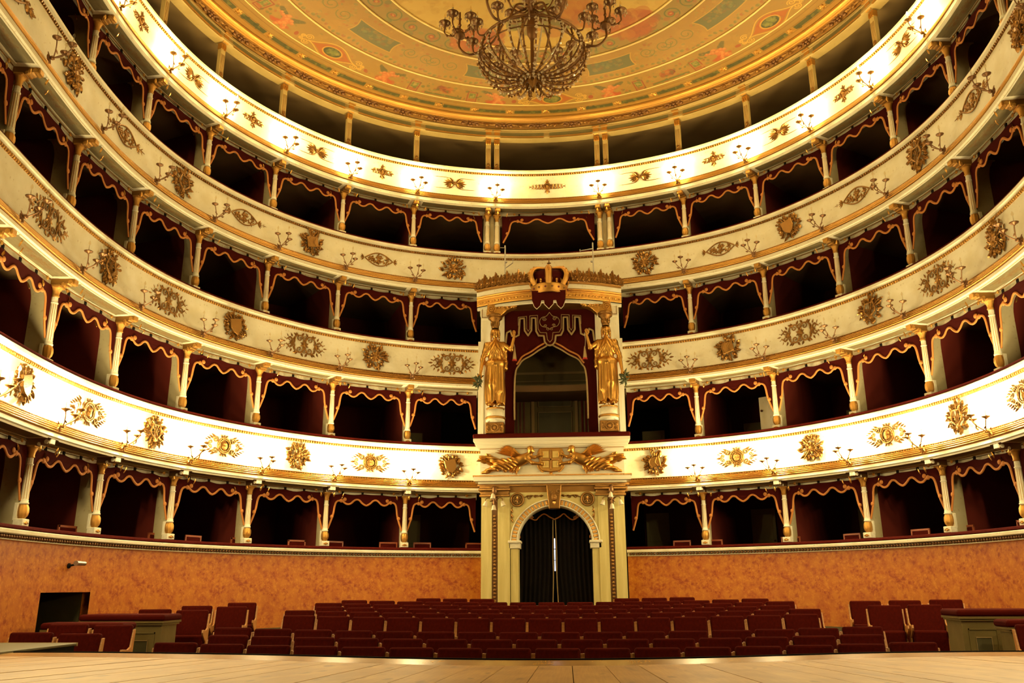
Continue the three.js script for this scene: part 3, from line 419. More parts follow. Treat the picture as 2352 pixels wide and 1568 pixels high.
function cameoCross(hw) {         // oval cameo with four foliate arms
  const L = [ring(0.085, 0.016, 0, 0, 0.012).scale(0.85, 1.1, 1), dome(0, 0, 0.075, 0.3), dome(0.005, 0.015, 0.035, 0.9, 0.02), ring(0.1, 0.008, 0, 0, 0.01)];
  for (const s of [-1, 1]) { const d = s > 0 ? 0 : PI; const n = Math.round((hw - 0.1) / 0.085); for (let i = 0; i < n; i++) { const x = s * (0.12 + i * 0.085); for (const a of [-0.9, 0.9]) L.push(leaf(x, 0, d + a, 0.1 - i * 0.006, 0.05)); L.push(dome(x, 0, 0.02, 0.9), spiral(x, 0.045, 0.028, 1, d, s, 0.008), spiral(x, -0.045, 0.028, 1, d, -s, 0.008)); } L.push(leaf(s * (hw - 0.09), 0, d, 0.1, 0.06), dome(s * hw, 0, 0.016)); }
  for (const w of [-1, 1]) { for (const a of [-0.75, 0, 0.75]) L.push(leaf(0, w * 0.1, w * PI / 2 + a, 0.1, 0.055)); L.push(dome(0, w * 0.16, 0.016, 0.9), leaf(0, w * 0.16, w * PI / 2, 0.06, 0.04)); }
  return merge(L);
}
function palmetteBow() {          // two palmettes joined by a knot
  const L = [dome(0, 0, 0.03, 0.8), ring(0.04, 0.01, 0, 0, 0.01)];
  for (const s of [-1, 1]) { const d = s > 0 ? 0 : PI; for (const a of [-1.15, -0.75, -0.38, 0, 0.38, 0.75, 1.15]) L.push(leaf(s * 0.05, 0, d + a * 0.8, 0.27 - Math.abs(a) * 0.07, 0.075)); L.push(spiral(s * 0.1, 0.09, 0.04, 1.2, d, s, 0.009), spiral(s * 0.1, -0.09, 0.04, 1.2, d, -s, 0.009)); }
  return merge(L);
}
const bowFrames = [-1, 1].flatMap((w) => [-1, 1].map((s) => curl([[s * 0.03, w * 0.05], [s * 0.09, w * 0.13], [s * 0.2, w * 0.155], [s * 0.7, w * 0.155]], 0.008, 0.006)));
const ORN = { trophies: [4, 5, 6, 7, 9, 10].map(trophy), scroll: scrollwork(0.56, 0.19), mandorla: mandorla(), medallion: medallion(), cross: cameoCross(0.3), wideCross: cameoCross(0.5), bow: palmetteBow() };

// ------------------------------------------------------------------ parapets
const beadGeo = new THREE.SphereGeometry(0.028, 6, 4).scale(0.85, 1.15, 0.8);
function beads(u0, u1, o, y, gap, g) {
  const L = [], list = []; let s = 0, prev = on(u0, o); const du = 0.004;
  for (let u = u0; u < u1; u += du) { const p = on(u, o); s += Math.hypot(p[0] - prev[0], p[1] - prev[1]); prev = p; if (s >= gap) { s -= gap; list.push(u); } }
  for (const u of list) { const [x, z] = on(u, o); L.push(at(g, x, y, z, 0, turnAt(u), 0)); }
  return merge(L);
}
const span = (t) => (t === 1 ? [[-U10, -0.865], [0.865, U10]] : t === 2 ? [[-U10, -0.9], [0.9, U10]] : [[-U10, U10]]);
for (let t = 1; t <= 4; t++) {
  const T = TIER[t].top, B = TIER[t].under, S = span(t), sw = (prof) => merge(S.map(([a, b]) => sweep(prof.map(([o, y]) => [o, T + y]), a, b)));
  const p = thing('balcony_parapet', ['', 'brightly lit cream parapet of the second box row with medallions', 'cream parapet of the third box row with scroll ornaments', 'cream parapet of the fourth box row with pointed oval ornaments', 'brightly lit cream parapet of the top gallery with cameos'][t], 'parapet', 'curved parapets of the box rows');
  const d = B - T;
  part('panel', sw([[0.045, -0.17], [0.045, -0.83], [-0.2, -0.83], [-0.26, -0.83], [-0.26, -0.01]]), M.plaster, p);
  part('top_rail', sw([[-0.26, 0], [0.07, 0], [0.085, -0.012], [0.085, -0.06], [0.07, -0.075], [0.06, -0.1], [0.045, -0.105], [0.045, -0.17]]), M.plaster, p);
  tag(part('bead_course', merge(S.map(([a, b]) => beads(a, b, 0.056, T - 0.137, 0.06, beadGeo))), t === 3 ? M.gilt : M.gold, p), 'row of small gilt beads under the rail', null, null, 'stuff');
  part('bead_band', sw([[0.045, -0.108], [0.05, -0.11], [0.05, -0.164], [0.045, -0.166]]), M.gilt, p);
  part('lower_fillet', sw([[0.055, -0.825], [0.06, -0.835], [0.055, -0.845], [0.045, -0.85]]), M.gilt, p);
  tag(part('small_beads', merge(S.map(([a, b]) => beads(a, b, 0.055, T - 0.855, 0.06, new THREE.OctahedronGeometry(0.016)))), M.gilt, p), 'fine row of gilt beads', null, null, 'stuff');
  part('gilt_cornice', sw([[0.045, -0.862], [0.085, -0.866], [0.09, -0.876], [0.085, -0.886], [0.05, -0.889], [0.052, -0.897], [0.105, -0.9], [0.11, -0.91], [0.105, -0.921], [0.062, -0.925], [0.064, -0.934], [0.125, -0.937], [0.13, -0.947], [0.125, -0.958], [0.08, -0.962], [0.082, -0.971], [0.14, -0.975], [0.148, -0.988], [0.14, -1.0], [0.1, -1.003], [0.1, -1.012]]), M.gold, p);
  part('fascia', sw([[0.1, -1.012], [0.125, -1.016], [0.125, d + 0.03], [0.1, d + 0.012], [0.1, d], [-0.26, d], [-0.26, -0.83]]), M.plaster, p);
  part('arm_cushion', sw([[-0.28, 0.002], [-0.27, 0.045], [-0.2, 0.058], [0.0, 0.056], [0.05, 0.04], [0.058, 0.012], [0.04, 0.0]].map(([o, y]) => t === 4 ? [o * 0.9 - 0.06, y * 0.3] : t === 1 ? [o, y * 1.35] : [o, y])), M.velvet, p);
  // painted soffit panels, one to a bay, and the ornament on each bay
  for (const s of [-1, 1]) for (let k = 0; k <= 9; k++) {
    if (k === 0 && (t < 3 || s < 0)) continue;
    const u0 = k ? ucol(s * k) : ucol(-1), u1 = ucol(s * Math.max(k + 1, 1)), a = Math.min(u0, u1), b = Math.max(u0, u1), um = (a + b) / 2;
    if (k || t >= 3) {
      const g = sweep([[0.085, B - 0.004], [-0.2, B - 0.004]], a + 0.09, b - 0.09, 0.1), uvs = g.attributes.uv, n = uvs.count; let m = 0; for (let i = 0; i < n; i++) m = Math.max(m, uvs.getX(i)); for (let i = 0; i < n; i++) uvs.setXY(i, uvs.getX(i) / m, uvs.getY(i) / 0.285);
      const q = part('soffit_panel', g, M.soffit, p); part('panel_border', sweep([[0.1, B - 0.002], [0.098, B - 0.014], [0.08, B - 0.014]], a + 0.08, b - 0.08, 0.1), M.plaster, q); part('panel_border', sweep([[-0.19, B - 0.002], [-0.19, B - 0.012], [-0.21, B - 0.012]], a + 0.08, b - 0.08, 0.1), M.plaster, q);
    }
    if (k > 8) continue;
    const [x, z] = on(um, 0.05), turn = turnAt(um), y = T - 0.49;
    const put = (name, geo, sc = 1, mat = M.gilt) => part(name, at(geo, x, y, z, 0, turn, 0, sc), mat, p);
    if (k === 0) { if (t === 4) put('cameo_ornament', ORN.wideCross, 1.0); continue; }
    const odd = k % 2 === 1;
    if (t === 4) { if (odd) { const o = put('palmette_ornament', ORN.bow); for (const q of bowFrames) part('frame_line', at(q, x, y, z, 0, turn, 0), M.gilt, o); } else put('cameo_ornament', ORN.cross); }
    else if (t === 3) odd ? put('trophy_ornament', ORN.trophies[(k + (s > 0 ? 3 : 0)) % 6], 1.12) : put('oval_ornament', ORN.mandorla, 1.02);
    else if (t === 2) odd ? put('scroll_ornament', ORN.scroll, [1.16, 1.2, 1]) : put('trophy_ornament', ORN.trophies[(k + (s > 0 ? 1 : 2)) % 6], 1.1);
    else odd ? put('trophy_ornament', ORN.trophies[(k * 2 + (s > 0 ? 1 : 4)) % 6], 1.04) : put('medallion_ornament', ORN.medallion, 1.06);
  }
}
{ // ground row: cream rail with a dark bead course and a red cushion on top of the orange wall
  const S = [[-U10, -UP], [UP, U10]], sw = (prof) => merge(S.map(([a, b]) => sweep(prof, a, b)));
  const p = thing('ground_parapet', 'cream rail and red cushion on top of the orange wall', 'parapet');
  part('cream_rail', sw([[-0.2, 0.79], [0.08, 0.79], [0.09, 0.78], [0.09, 0.735], [0.075, 0.722], [0.03, 0.72], [0.03, 0.66], [0.05, 0.655], [0.05, 0.645], [0.02, 0.64]]), M.plaster, p);
  tag(part('bead_course', merge(S.map(([a, b]) => beads(a, b, 0.045, 0.69, 0.07, new THREE.SphereGeometry(0.03, 6, 4)))), M.bronze, p), 'dark row of beads under the cream rail', null, null, 'stuff');
  part('arm_cushion', sw([[-0.28, 0.79], [-0.27, 0.845], [-0.2, 0.862], [0.02, 0.858], [0.075, 0.84], [0.085, 0.81], [0.07, 0.79]]), M.velvet, p);
}

// ------------------------------------------------------------------ columns between the boxes
function fluted(r0, r1, y0, y1, n = 10) {
  const g = new THREE.CylinderGeometry(r1, r0, y1 - y0, n * 4, 1, true), p = g.attributes.position; for (let i = 0; i < p.count; i++) { const a = Math.atan2(p.getZ(i), p.getX(i)), f = 1 - 0.1 * Math.max(0, Math.cos(a * n)); p.setX(i, p.getX(i) * f); p.setZ(i, p.getZ(i) * f); }
  g.computeVertexNormals(); return g.translate(0, (y0 + y1) / 2, 0);
}
function columnProto(t, parent) {
  const y0 = TIER[t].top + 0.01, y1 = TIER[t + 1].under, h = y1 - y0, c = parent, base = t === 0 ? 0.07 : 0.04;
  part('plinth', merge([rbox(0.18, 0.11, 0.15, 0.012, 0, base + 0.055, 0), rbox(0.17, 0.26, 0.06, 0.01, 0, base + 0.21, -0.06)]), M.plaster, c);
  part('plinth_scroll', merge([ball(0.03, 0, base + 0.045, 0.076, [1.3, 0.7, 0.6]), curl([[-0.06, base + 0.045], [0, base + 0.07], [0.06, base + 0.045]], 0.008, 0.078)]), M.gold, c);
  const rib = lathe([[0.012, base + 0.1], [0.045, base + 0.115], [0.076, base + 0.155], [0.086, base + 0.21], [0.082, base + 0.27], [0.06, base + 0.318]], 32); { const p = rib.attributes.position; for (let i = 0; i < p.count; i++) { const a = Math.atan2(p.getZ(i), p.getX(i)), f = 1 + 0.06 * Math.cos(a * 10); p.setX(i, p.getX(i) * f); p.setZ(i, p.getZ(i) * f); } rib.computeVertexNormals(); }
  part('gilt_bulb', rib, M.gold, c);
  part('ring', lathe([[0.05, base + 0.315], [0.07, base + 0.325], [0.072, base + 0.345], [0.058, base + 0.36], [0.064, base + 0.375], [0.052, base + 0.39]], 16), M.plaster, c);
  part('shaft', merge([fluted(0.056, 0.046, base + 0.385, h - 0.4), lathe([[0.046, h - 0.4], [0.056, h - 0.395], [0.056, h - 0.38], [0.046, h - 0.375]], 14), fluted(0.045, 0.043, h - 0.376, h - 0.29, 8)]), M.plaster, c);
  part('fillets', merge([...Array.from({ length: 10 }, (_, i) => { const a = (i + 0.5) / 10 * 2 * PI; return bar([0.054 * Math.cos(a), base + 0.4, 0.054 * Math.sin(a)], [0.045 * Math.cos(a), h - 0.41, 0.045 * Math.sin(a)], 0.005, 0.005, 4); })]), M.gold, c);
  const cap = part('capital', merge([lathe([[0.043, h - 0.29], [0.06, h - 0.275], [0.05, h - 0.255], [0.058, h - 0.2], [0.085, h - 0.145], [0.092, h - 0.135]], 14), ...Array.from({ length: 8 }, (_, i) => at(leaf(0, 0, PI / 2, 0.11, 0.05), 0, h - 0.25, 0, 0, 0, 0).rotateX(0.35).translate(0, 0.08, 0.05 - 0.08).rotateY(i * PI / 4)), rbox(0.2, 0.03, 0.18, 0.006, 0, h - 0.12, 0)]), M.gold, c);
  const con = part('console', merge([extrude([[-0.08, -0.105], [0.1, -0.105], [0.19, -0.08], [0.27, -0.03], [0.29, -0.0], [-0.08, 0.0]], 0.13, 0.008).translate(0, h, -0.065).rotateY(-PI / 2)]), t === 0 ? M.bronze : M.gilt, c);
  part('volute', merge([new THREE.CylinderGeometry(0.035, 0.035, 0.15, 12).rotateZ(PI / 2).translate(0, h - 0.05, 0.24), new THREE.CylinderGeometry(0.026, 0.026, 0.15, 12).rotateZ(PI / 2).translate(0, h - 0.085, 0.13), rbox(0.12, 0.075, 0.03, 0.006, 0, h - 0.045, 0.29)]), t === 0 ? M.plaster : M.gold, con);
  return c;
}
for (let t = 0; t < 4; t++) {
  let proto = null; const y = TIER[t].top + 0.01;
  for (const s of [-1, 1]) for (let k = 1; k <= 9; k++) {
    if (k === 1 && t < 3) continue;
    const list = k === 1 ? [-0.12, 0.12] : [0];
    for (const e of list) {
      const u = ucol(s * k) + e / 1.98, [x, z] = on(u, -0.2), label = e ? `${s * e > 0 ? 'outer' : 'inner'} column of the fourth-row pair, ${sideWord(s)} above the royal box` : `slender cream and gilt ${ROWNAME[t]} column, ${ORD[k]} ${sideWord(s)} of the royal box`;
      if (!proto) { proto = thing('column', label, 'column', `${ROWNAME[t]} columns`, [x, y, z], turnAt(u)); columnProto(t, proto); } else dup(proto, [x, y, z], turnAt(u), label);
    }
  }
}
for (const s of [-1, 1]) { // cream piers behind the paired columns above the royal box
  const u = ucol(s), [x, z] = on(u, -0.36), y0 = TIER[3].top, h = TIER[4].under - y0, p = thing('pier', `cream pier behind the paired fourth-row columns ${sideWord(s)} above the royal box`, 'pier', 'piers behind paired columns', [x, y0, z], turnAt(u)); p.userData.kind = 'structure';
  part('block', rbox(0.44, h - 0.02, 0.1, 0.01, 0, h / 2 - 0.01, 0), M.plaster, p); part('corbel', merge([extrude([[0, 0], [0.1, 0.02], [0.13, 0.1], [0.1, 0.2], [0.14, 0.3], [0, 0.3]].map(([a, b]) => [-s * a, b]), 0.09).translate(-s * 0.22, h - 0.36, -0.05)]), M.plaster, p);
}
{ // gallery pilasters
  let proto = null; const y0 = TIER[4].top + 0.0, h = 11.81 - y0;
  for (const s of [-1, 1]) for (let k = 1; k <= 8; k++) for (const e of k === 1 ? [-0.11, 0.11] : [0]) {
    const u = ucol(s * k) + e / 1.98 , [x, z] = on(u, -0.13), label = e ? `${s * e > 0 ? 'outer' : 'inner'} gallery pilaster of the pair ${sideWord(s)} of the middle bay` : `ochre gallery pilaster under the ceiling, ${ORD[k]} ${sideWord(s)} of centre`;
    if (proto) { dup(proto, [x, y0, z], turnAt(u), label); continue; }
    const c = proto = thing('pilaster', label, 'pilaster', 'gallery pilasters', [x, y0, z], turnAt(u));
    part('base', merge([rbox(0.17, 0.1, 0.13, 0.008, 0, 0.05, 0), rbox(0.15, 0.06, 0.12, 0.008, 0, 0.12, 0), dome(0, 0.2, 0.05, 0.5, 0.055)]), M.gilt, c);
    part('shaft', rbox(0.135, h - 0.3, 0.1, 0.006, 0, h / 2 - 0.0, 0), M.ochre, c);
    for (const q of [-0.045, -0.015, 0.015, 0.045]) part('flute', bar([q, 0.24, 0.048], [q, h - 0.3, 0.048], 0.008, 0.008, 5), M.gilt, c);
    part('capital', merge([rbox(0.15, 0.16, 0.12, 0.01, 0, h - 0.1, 0), ...[-0.05, 0, 0.05].map((q) => leaf(q, h - 0.2, PI / 2, 0.14, 0.05, 0.062)), new THREE.CylinderGeometry(0.035, 0.035, 0.15, 10).rotateZ(PI / 2).translate(0, h + 0.02, 0.09), rbox(0.17, 0.07, 0.22, 0.01, 0, h + 0.05, 0.04), rbox(0.19, 0.025, 0.27, 0.006, 0, h + 0.2, 0.05), rbox(0.15, 0.1, 0.18, 0.006, 0, h + 0.13, 0.03)]), M.gold, c);
  }
}

// ------------------------------------------------------------------ valances over the boxes
const TRIM = [[0.03, 0.33], [0.055, 0.42], [0.08, 0.52], [0.095, 0.6], [0.105, 0.7], [0.12, 0.77], [0.15, 0.8], [0.185, 0.795], [0.21, 0.785], [0.24, 0.755], [0.275, 0.745], [0.31, 0.765], [0.345, 0.81], [0.375, 0.83], [0.41, 0.82], [0.45, 0.77], [0.5, 0.735]];
const trimPts = [...TRIM, ...TRIM.slice(0, -1).reverse().map(([a, b]) => [1 - a, b])];
function valanceParts(v, w, h, seed, mats) {
  reseed(seed); const X = (a) => (a - 0.5) * w, Yv = (b) => b * h;
  const crv = new THREE.CatmullRomCurve3(trimPts.map(([a, b]) => V(X(a), Yv(b), 0)), false, 'catmullrom', 0.4), lower = crv.getPoints(64).map((p) => [p.x, p.y]);
  const top = [], hooks = [0.02, 0.2, 0.45, 0.7, 0.98]; const topY = 0.925;
  for (let i = 0; i < hooks.length - 1; i++) { const dpt = 0.006 + rnd() * 0.022; for (let j = 0; j < 5; j++) { const q = j / 5; top.push([X(lerp(hooks[i], hooks[i + 1], q)), Yv(topY - dpt * 4 * q * (1 - q))]); } } top.push([X(hooks[4]), Yv(topY)]);
  const outline = [[X(0.022), Yv(0.33)], ...lower, [X(0.978), Yv(0.33)], [X(0.982), Yv(0.93)], ...top.reverse(), [X(0.018), Yv(0.93)]];
  const g = extrude(outline, 0.012, 0); { const p = g.attributes.position; for (let i = 0; i < p.count; i++) p.setZ(i, p.getZ(i) + 0.008 * Math.sin(p.getX(i) * 38 + seed) * clamp(1 - p.getY(i) / h, 0.2, 1)); g.computeVertexNormals(); }
  part('cloth', g, mats[0], v);
  const cord = new THREE.TubeGeometry(new THREE.CatmullRomCurve3(trimPts.map(([a, b]) => V(X(a), Yv(b), 0.014)), false, 'catmullrom', 0.4), 72, 0.024, 6).scale(1, 1, 0.6).translate(0, 0, 0.008);
  part('trim_cord', cord, mats[1], v);
  const knobs = []; for (const m of [0, 1]) for (const [a, b, r] of [[0.185, 0.8, 0.045], [0.228, 0.825, 0.045], [0.075, 0.535, 0.045]]) knobs.push(ball(r, X(m ? 1 - a : a), Yv(b), 0.016, [1, 1, 0.5], 10, 6));
  for (const q of knobs) part('trim_curl', q, mats[1], v);
  tag(part('hooks', merge(hooks.slice(1, -1).map((q) => box(0.05, 0.07, 0.02, X(q), Yv(topY + 0.015), 0.005))), M.black, v), null, null, null, 'stuff');
}
const rodMat = M.gilt;
for (let t = 0; t < 4; t++) for (const s of [-1, 1]) for (let k = (t === 3 ? 0 : 1); k <= 8; k++) {
  if (k === 0 && s < 0) continue;
  const u0 = k === 0 ? ucol(-1) + 0.1 : ucol(s * k) + (k === 1 ? s * (t === 3 ? 0.1 : 0.16) : 0), u1 = k === 0 ? ucol(1) - 0.1 : ucol(s * (k + 1)), A = on(u0, -0.25), B = on(u1, -0.25);
  const [L, R] = u0 < u1 ? [A, B] : [B, A], w = Math.hypot(R[0] - L[0], R[1] - L[1]) - 0.02, y0 = TIER[t].top, h = TIER[t + 1].under - y0;
  if (k > 7 && t < 4 && s > 0) continue;
  const turn = Math.atan2(-(R[1] - L[1]), R[0] - L[0]), pos = [(L[0] + R[0]) / 2, y0, (L[1] + R[1]) / 2], where = k ? `${ORD[k]} ${sideWord(s)} of the royal box` : 'above the royal box';
  const v = thing('valance', `crimson valance with ochre scalloped trim, ${ROWNAME[t]} box, ${where}`, 'valance', 'valances of the boxes', pos, turn);
  valanceParts(v, w, h, 11 + t * 31 + k * 7 + (s > 0 ? 3 : 0), [M.drape, M.trim]);
  const rod = thing('curtain_rod', `gilt rod under the pale lintel, ${ROWNAME[t]} box, ${where}`, 'rod', 'curtain rods of the boxes', [pos[0], y0 + h * 0.955, pos[2]], turn);
  part('rod', bar([-w * 0.42, 0.01, 0.03], [w * 0.42, 0.01, 0.03], 0.01, 0.01, 6), rodMat, rod);
  for (const q of [-1, 1]) part('rosette', merge([ball(0.03, q * w * 0.35, -0.005, 0.035, [1, 1, 0.6]), ring(0.028, 0.008, q * w * 0.35, -0.005, 0.04, 12, 4)]), M.gold, rod);
}
// pale lintels behind the valances
for (let t = 1; t <= 4; t++) structure('trim_' + (t + 1), merge((t === 4 || t === 3 ? [[-9, 9]] : [[-9, -0.9], [0.9, 9]]).map(([a, b]) => sweep([[-0.27, TIER[t].under + 0.01], [-0.27, TIER[t].under - 0.16], [-0.33, TIER[t].under - 0.16], [-0.33, TIER[t].under + 0.01]], a, b, 0.15))), M.plaster, `pale lintel over the ${ROWNAME[t - 1]} boxes`, 'lintel');

// ------------------------------------------------------------------ candelabra on the parapets
function candelabrumParts(c, lit) {
  const mat = lit ? M.gilt : M.bronze;
  part('wall_plate', merge([lathe([[0.001, 0.03], [0.03, 0.028], [0.05, 0.012], [0.055, 0]], 12).rotateX(PI / 2), ball(0.035, 0, 0, 0.06), ...[0, 1, 2, 3].map((i) => leaf(0, 0, i * PI / 2 + PI / 4, 0.09, 0.05, 0.01)), bar([0, 0, 0.02], [0, -0.09, 0.03], 0.012, 0.02)]), mat, c);
  for (const [x, y, z] of [[-0.17, 0.22, 0.16], [0.02, 0.25, 0.3], [0.17, 0.2, 0.14]]) {
    const a = part('arm', merge([tube([[0, 0, 0.07], [x * 0.42, y * 0.3, z * 0.62 + 0.02], [x * 0.8, y * 0.66, z * 0.95], [x, y, z]], 0.009, 12, 6), leaf(0, 0, 0, 0.09, 0.04).rotateZ(Math.atan2(y * 0.4, x)).translate(x * 0.35, 0.03, z * 0.6 + 0.05)]), mat, c);
    part('drip_pan', lathe([[0.012, -0.035], [0.022, -0.02], [0.062, 0.0], [0.068, 0.014], [0.03, 0.008], [0.018, 0.03], [0.016, 0.032]], 12).translate(x, y, z), mat, a);
    part('candle', new THREE.CylinderGeometry(0.008, 0.009, 0.09, 8).translate(x, y + 0.075, z), M.candle, a);
    part('bulb', lathe([[0.008, 0], [0.02, 0.02], [0.019, 0.04], [0.009, 0.065], [0.001, 0.08]], 8).translate(x, y + 0.12, z), lit ? M.bulb : M.glass, a);
  }
}
for (let t = 1; t <= 4; t++) {
  const lit = t === 1 || t === 4; let proto = null;
  for (const s of [-1, 1]) for (let k = 1; k <= (lit ? 10 : 8); k++) {
    if (k === 1 && t !== 4) continue;
    const u = ucol(s * k) + (k === 1 ? -s * 0.03 : 0), [x, z] = on(u, 0.15), y = TIER[t].top - 0.9, label = `${lit ? 'lit' : 'unlit'} three-armed candelabrum, ${ROWNAME[t]} parapet, ${ORD[k]} ${sideWord(s)} of the royal box`;
    if (!proto) { proto = thing('candelabrum', label, 'candelabrum', `${lit ? 'lit' : 'unlit'} candelabra on the ${ROWNAME[t]} parapet`, [x, y, z], turnAt(u)); candelabrumParts(proto, lit); } else dup(proto, [x, y, z], turnAt(u), label);
    if (lit) { const [lx, lz] = on(u, 0.36), l = new THREE.PointLight(LAMP_COLOR[t], LAMP_POWER[t], 0, 2); l.name = numbered('candelabrum_light'); l.position.set(lx, y + 0.4, lz); l.castShadow = true; l.shadow.radius = 4; l.shadow.mapSize.set(256, 256); scene.add(l); }
  }
}
// ------------------------------------------------------------------ sculpted figures: tapered capsules joined by a smooth minimum
function sculpt(dist, lo, hi, n = 72, tol = 1e-4) {
  const mc = new MarchingCubes(n, new THREE.MeshBasicMaterial(), false, false, 200000), half = n / 2; mc.isolation = 0;
  const S = [0, 1, 2].map((i) => (hi[i] - lo[i]) / 2), C = [0, 1, 2].map((i) => (hi[i] + lo[i]) / 2);
  for (let z = 0; z < n; z++) for (let y = 0; y < n; y++) for (let x = 0; x < n; x++) mc.field[x + y * n + z * n * n] = -dist(C[0] + S[0] * (x - half) / half, C[1] + S[1] * (y - half) / half, C[2] + S[2] * (z - half) / half);
  mc.update();
  const P = new Float32Array(mc.count * 3); for (let i = 0; i < mc.count; i++) for (let j = 0; j < 3; j++) P[i * 3 + j] = C[j] + S[j] * mc.positionArray[i * 3 + j];
  const g0 = new THREE.BufferGeometry(); g0.setAttribute('position', new THREE.BufferAttribute(P, 3)); const g = mergeVertices(g0, tol);
  g.computeVertexNormals(); return plain(g);
}
const capsule = (p, [ax, ay, az, ra], [bx, by, bz, rb]) => { const x = bx - ax, y = by - ay, z = bz - az, t = clamp(((p[0] - ax) * x + (p[1] - ay) * y + (p[2] - az) * z) / (x * x + y * y + z * z + 1e-9), 0, 1); return Math.hypot(p[0] - ax - x * t, p[1] - ay - y * t, p[2] - az - z * t) - lerp(ra, rb, t); };
const ellip = (p, [cx, cy, cz], [rx, ry, rz]) => { const x = (p[0] - cx) / rx, y = (p[1] - cy) / ry, z = (p[2] - cz) / rz, k = Math.hypot(x, y, z); return (k - 1) * Math.min(rx, ry, rz); };
const smin = (a, b, k) => { const h = Math.max(k - Math.abs(a - b), 0) / k; return Math.min(a, b) - h * h * k * 0.25; };
const mirrorX = (g) => { const r = g.clone().scale(-1, 1, 1), p = r.attributes.position, n = r.attributes.normal; for (let i = 0; i < p.count; i += 3) for (const a of [p, n]) { const t = [a.getX(i + 1), a.getY(i + 1), a.getZ(i + 1)]; a.setXYZ(i + 1, a.getX(i + 2), a.getY(i + 2), a.getZ(i + 2)); a.setXYZ(i + 2, ...t); } return r; };

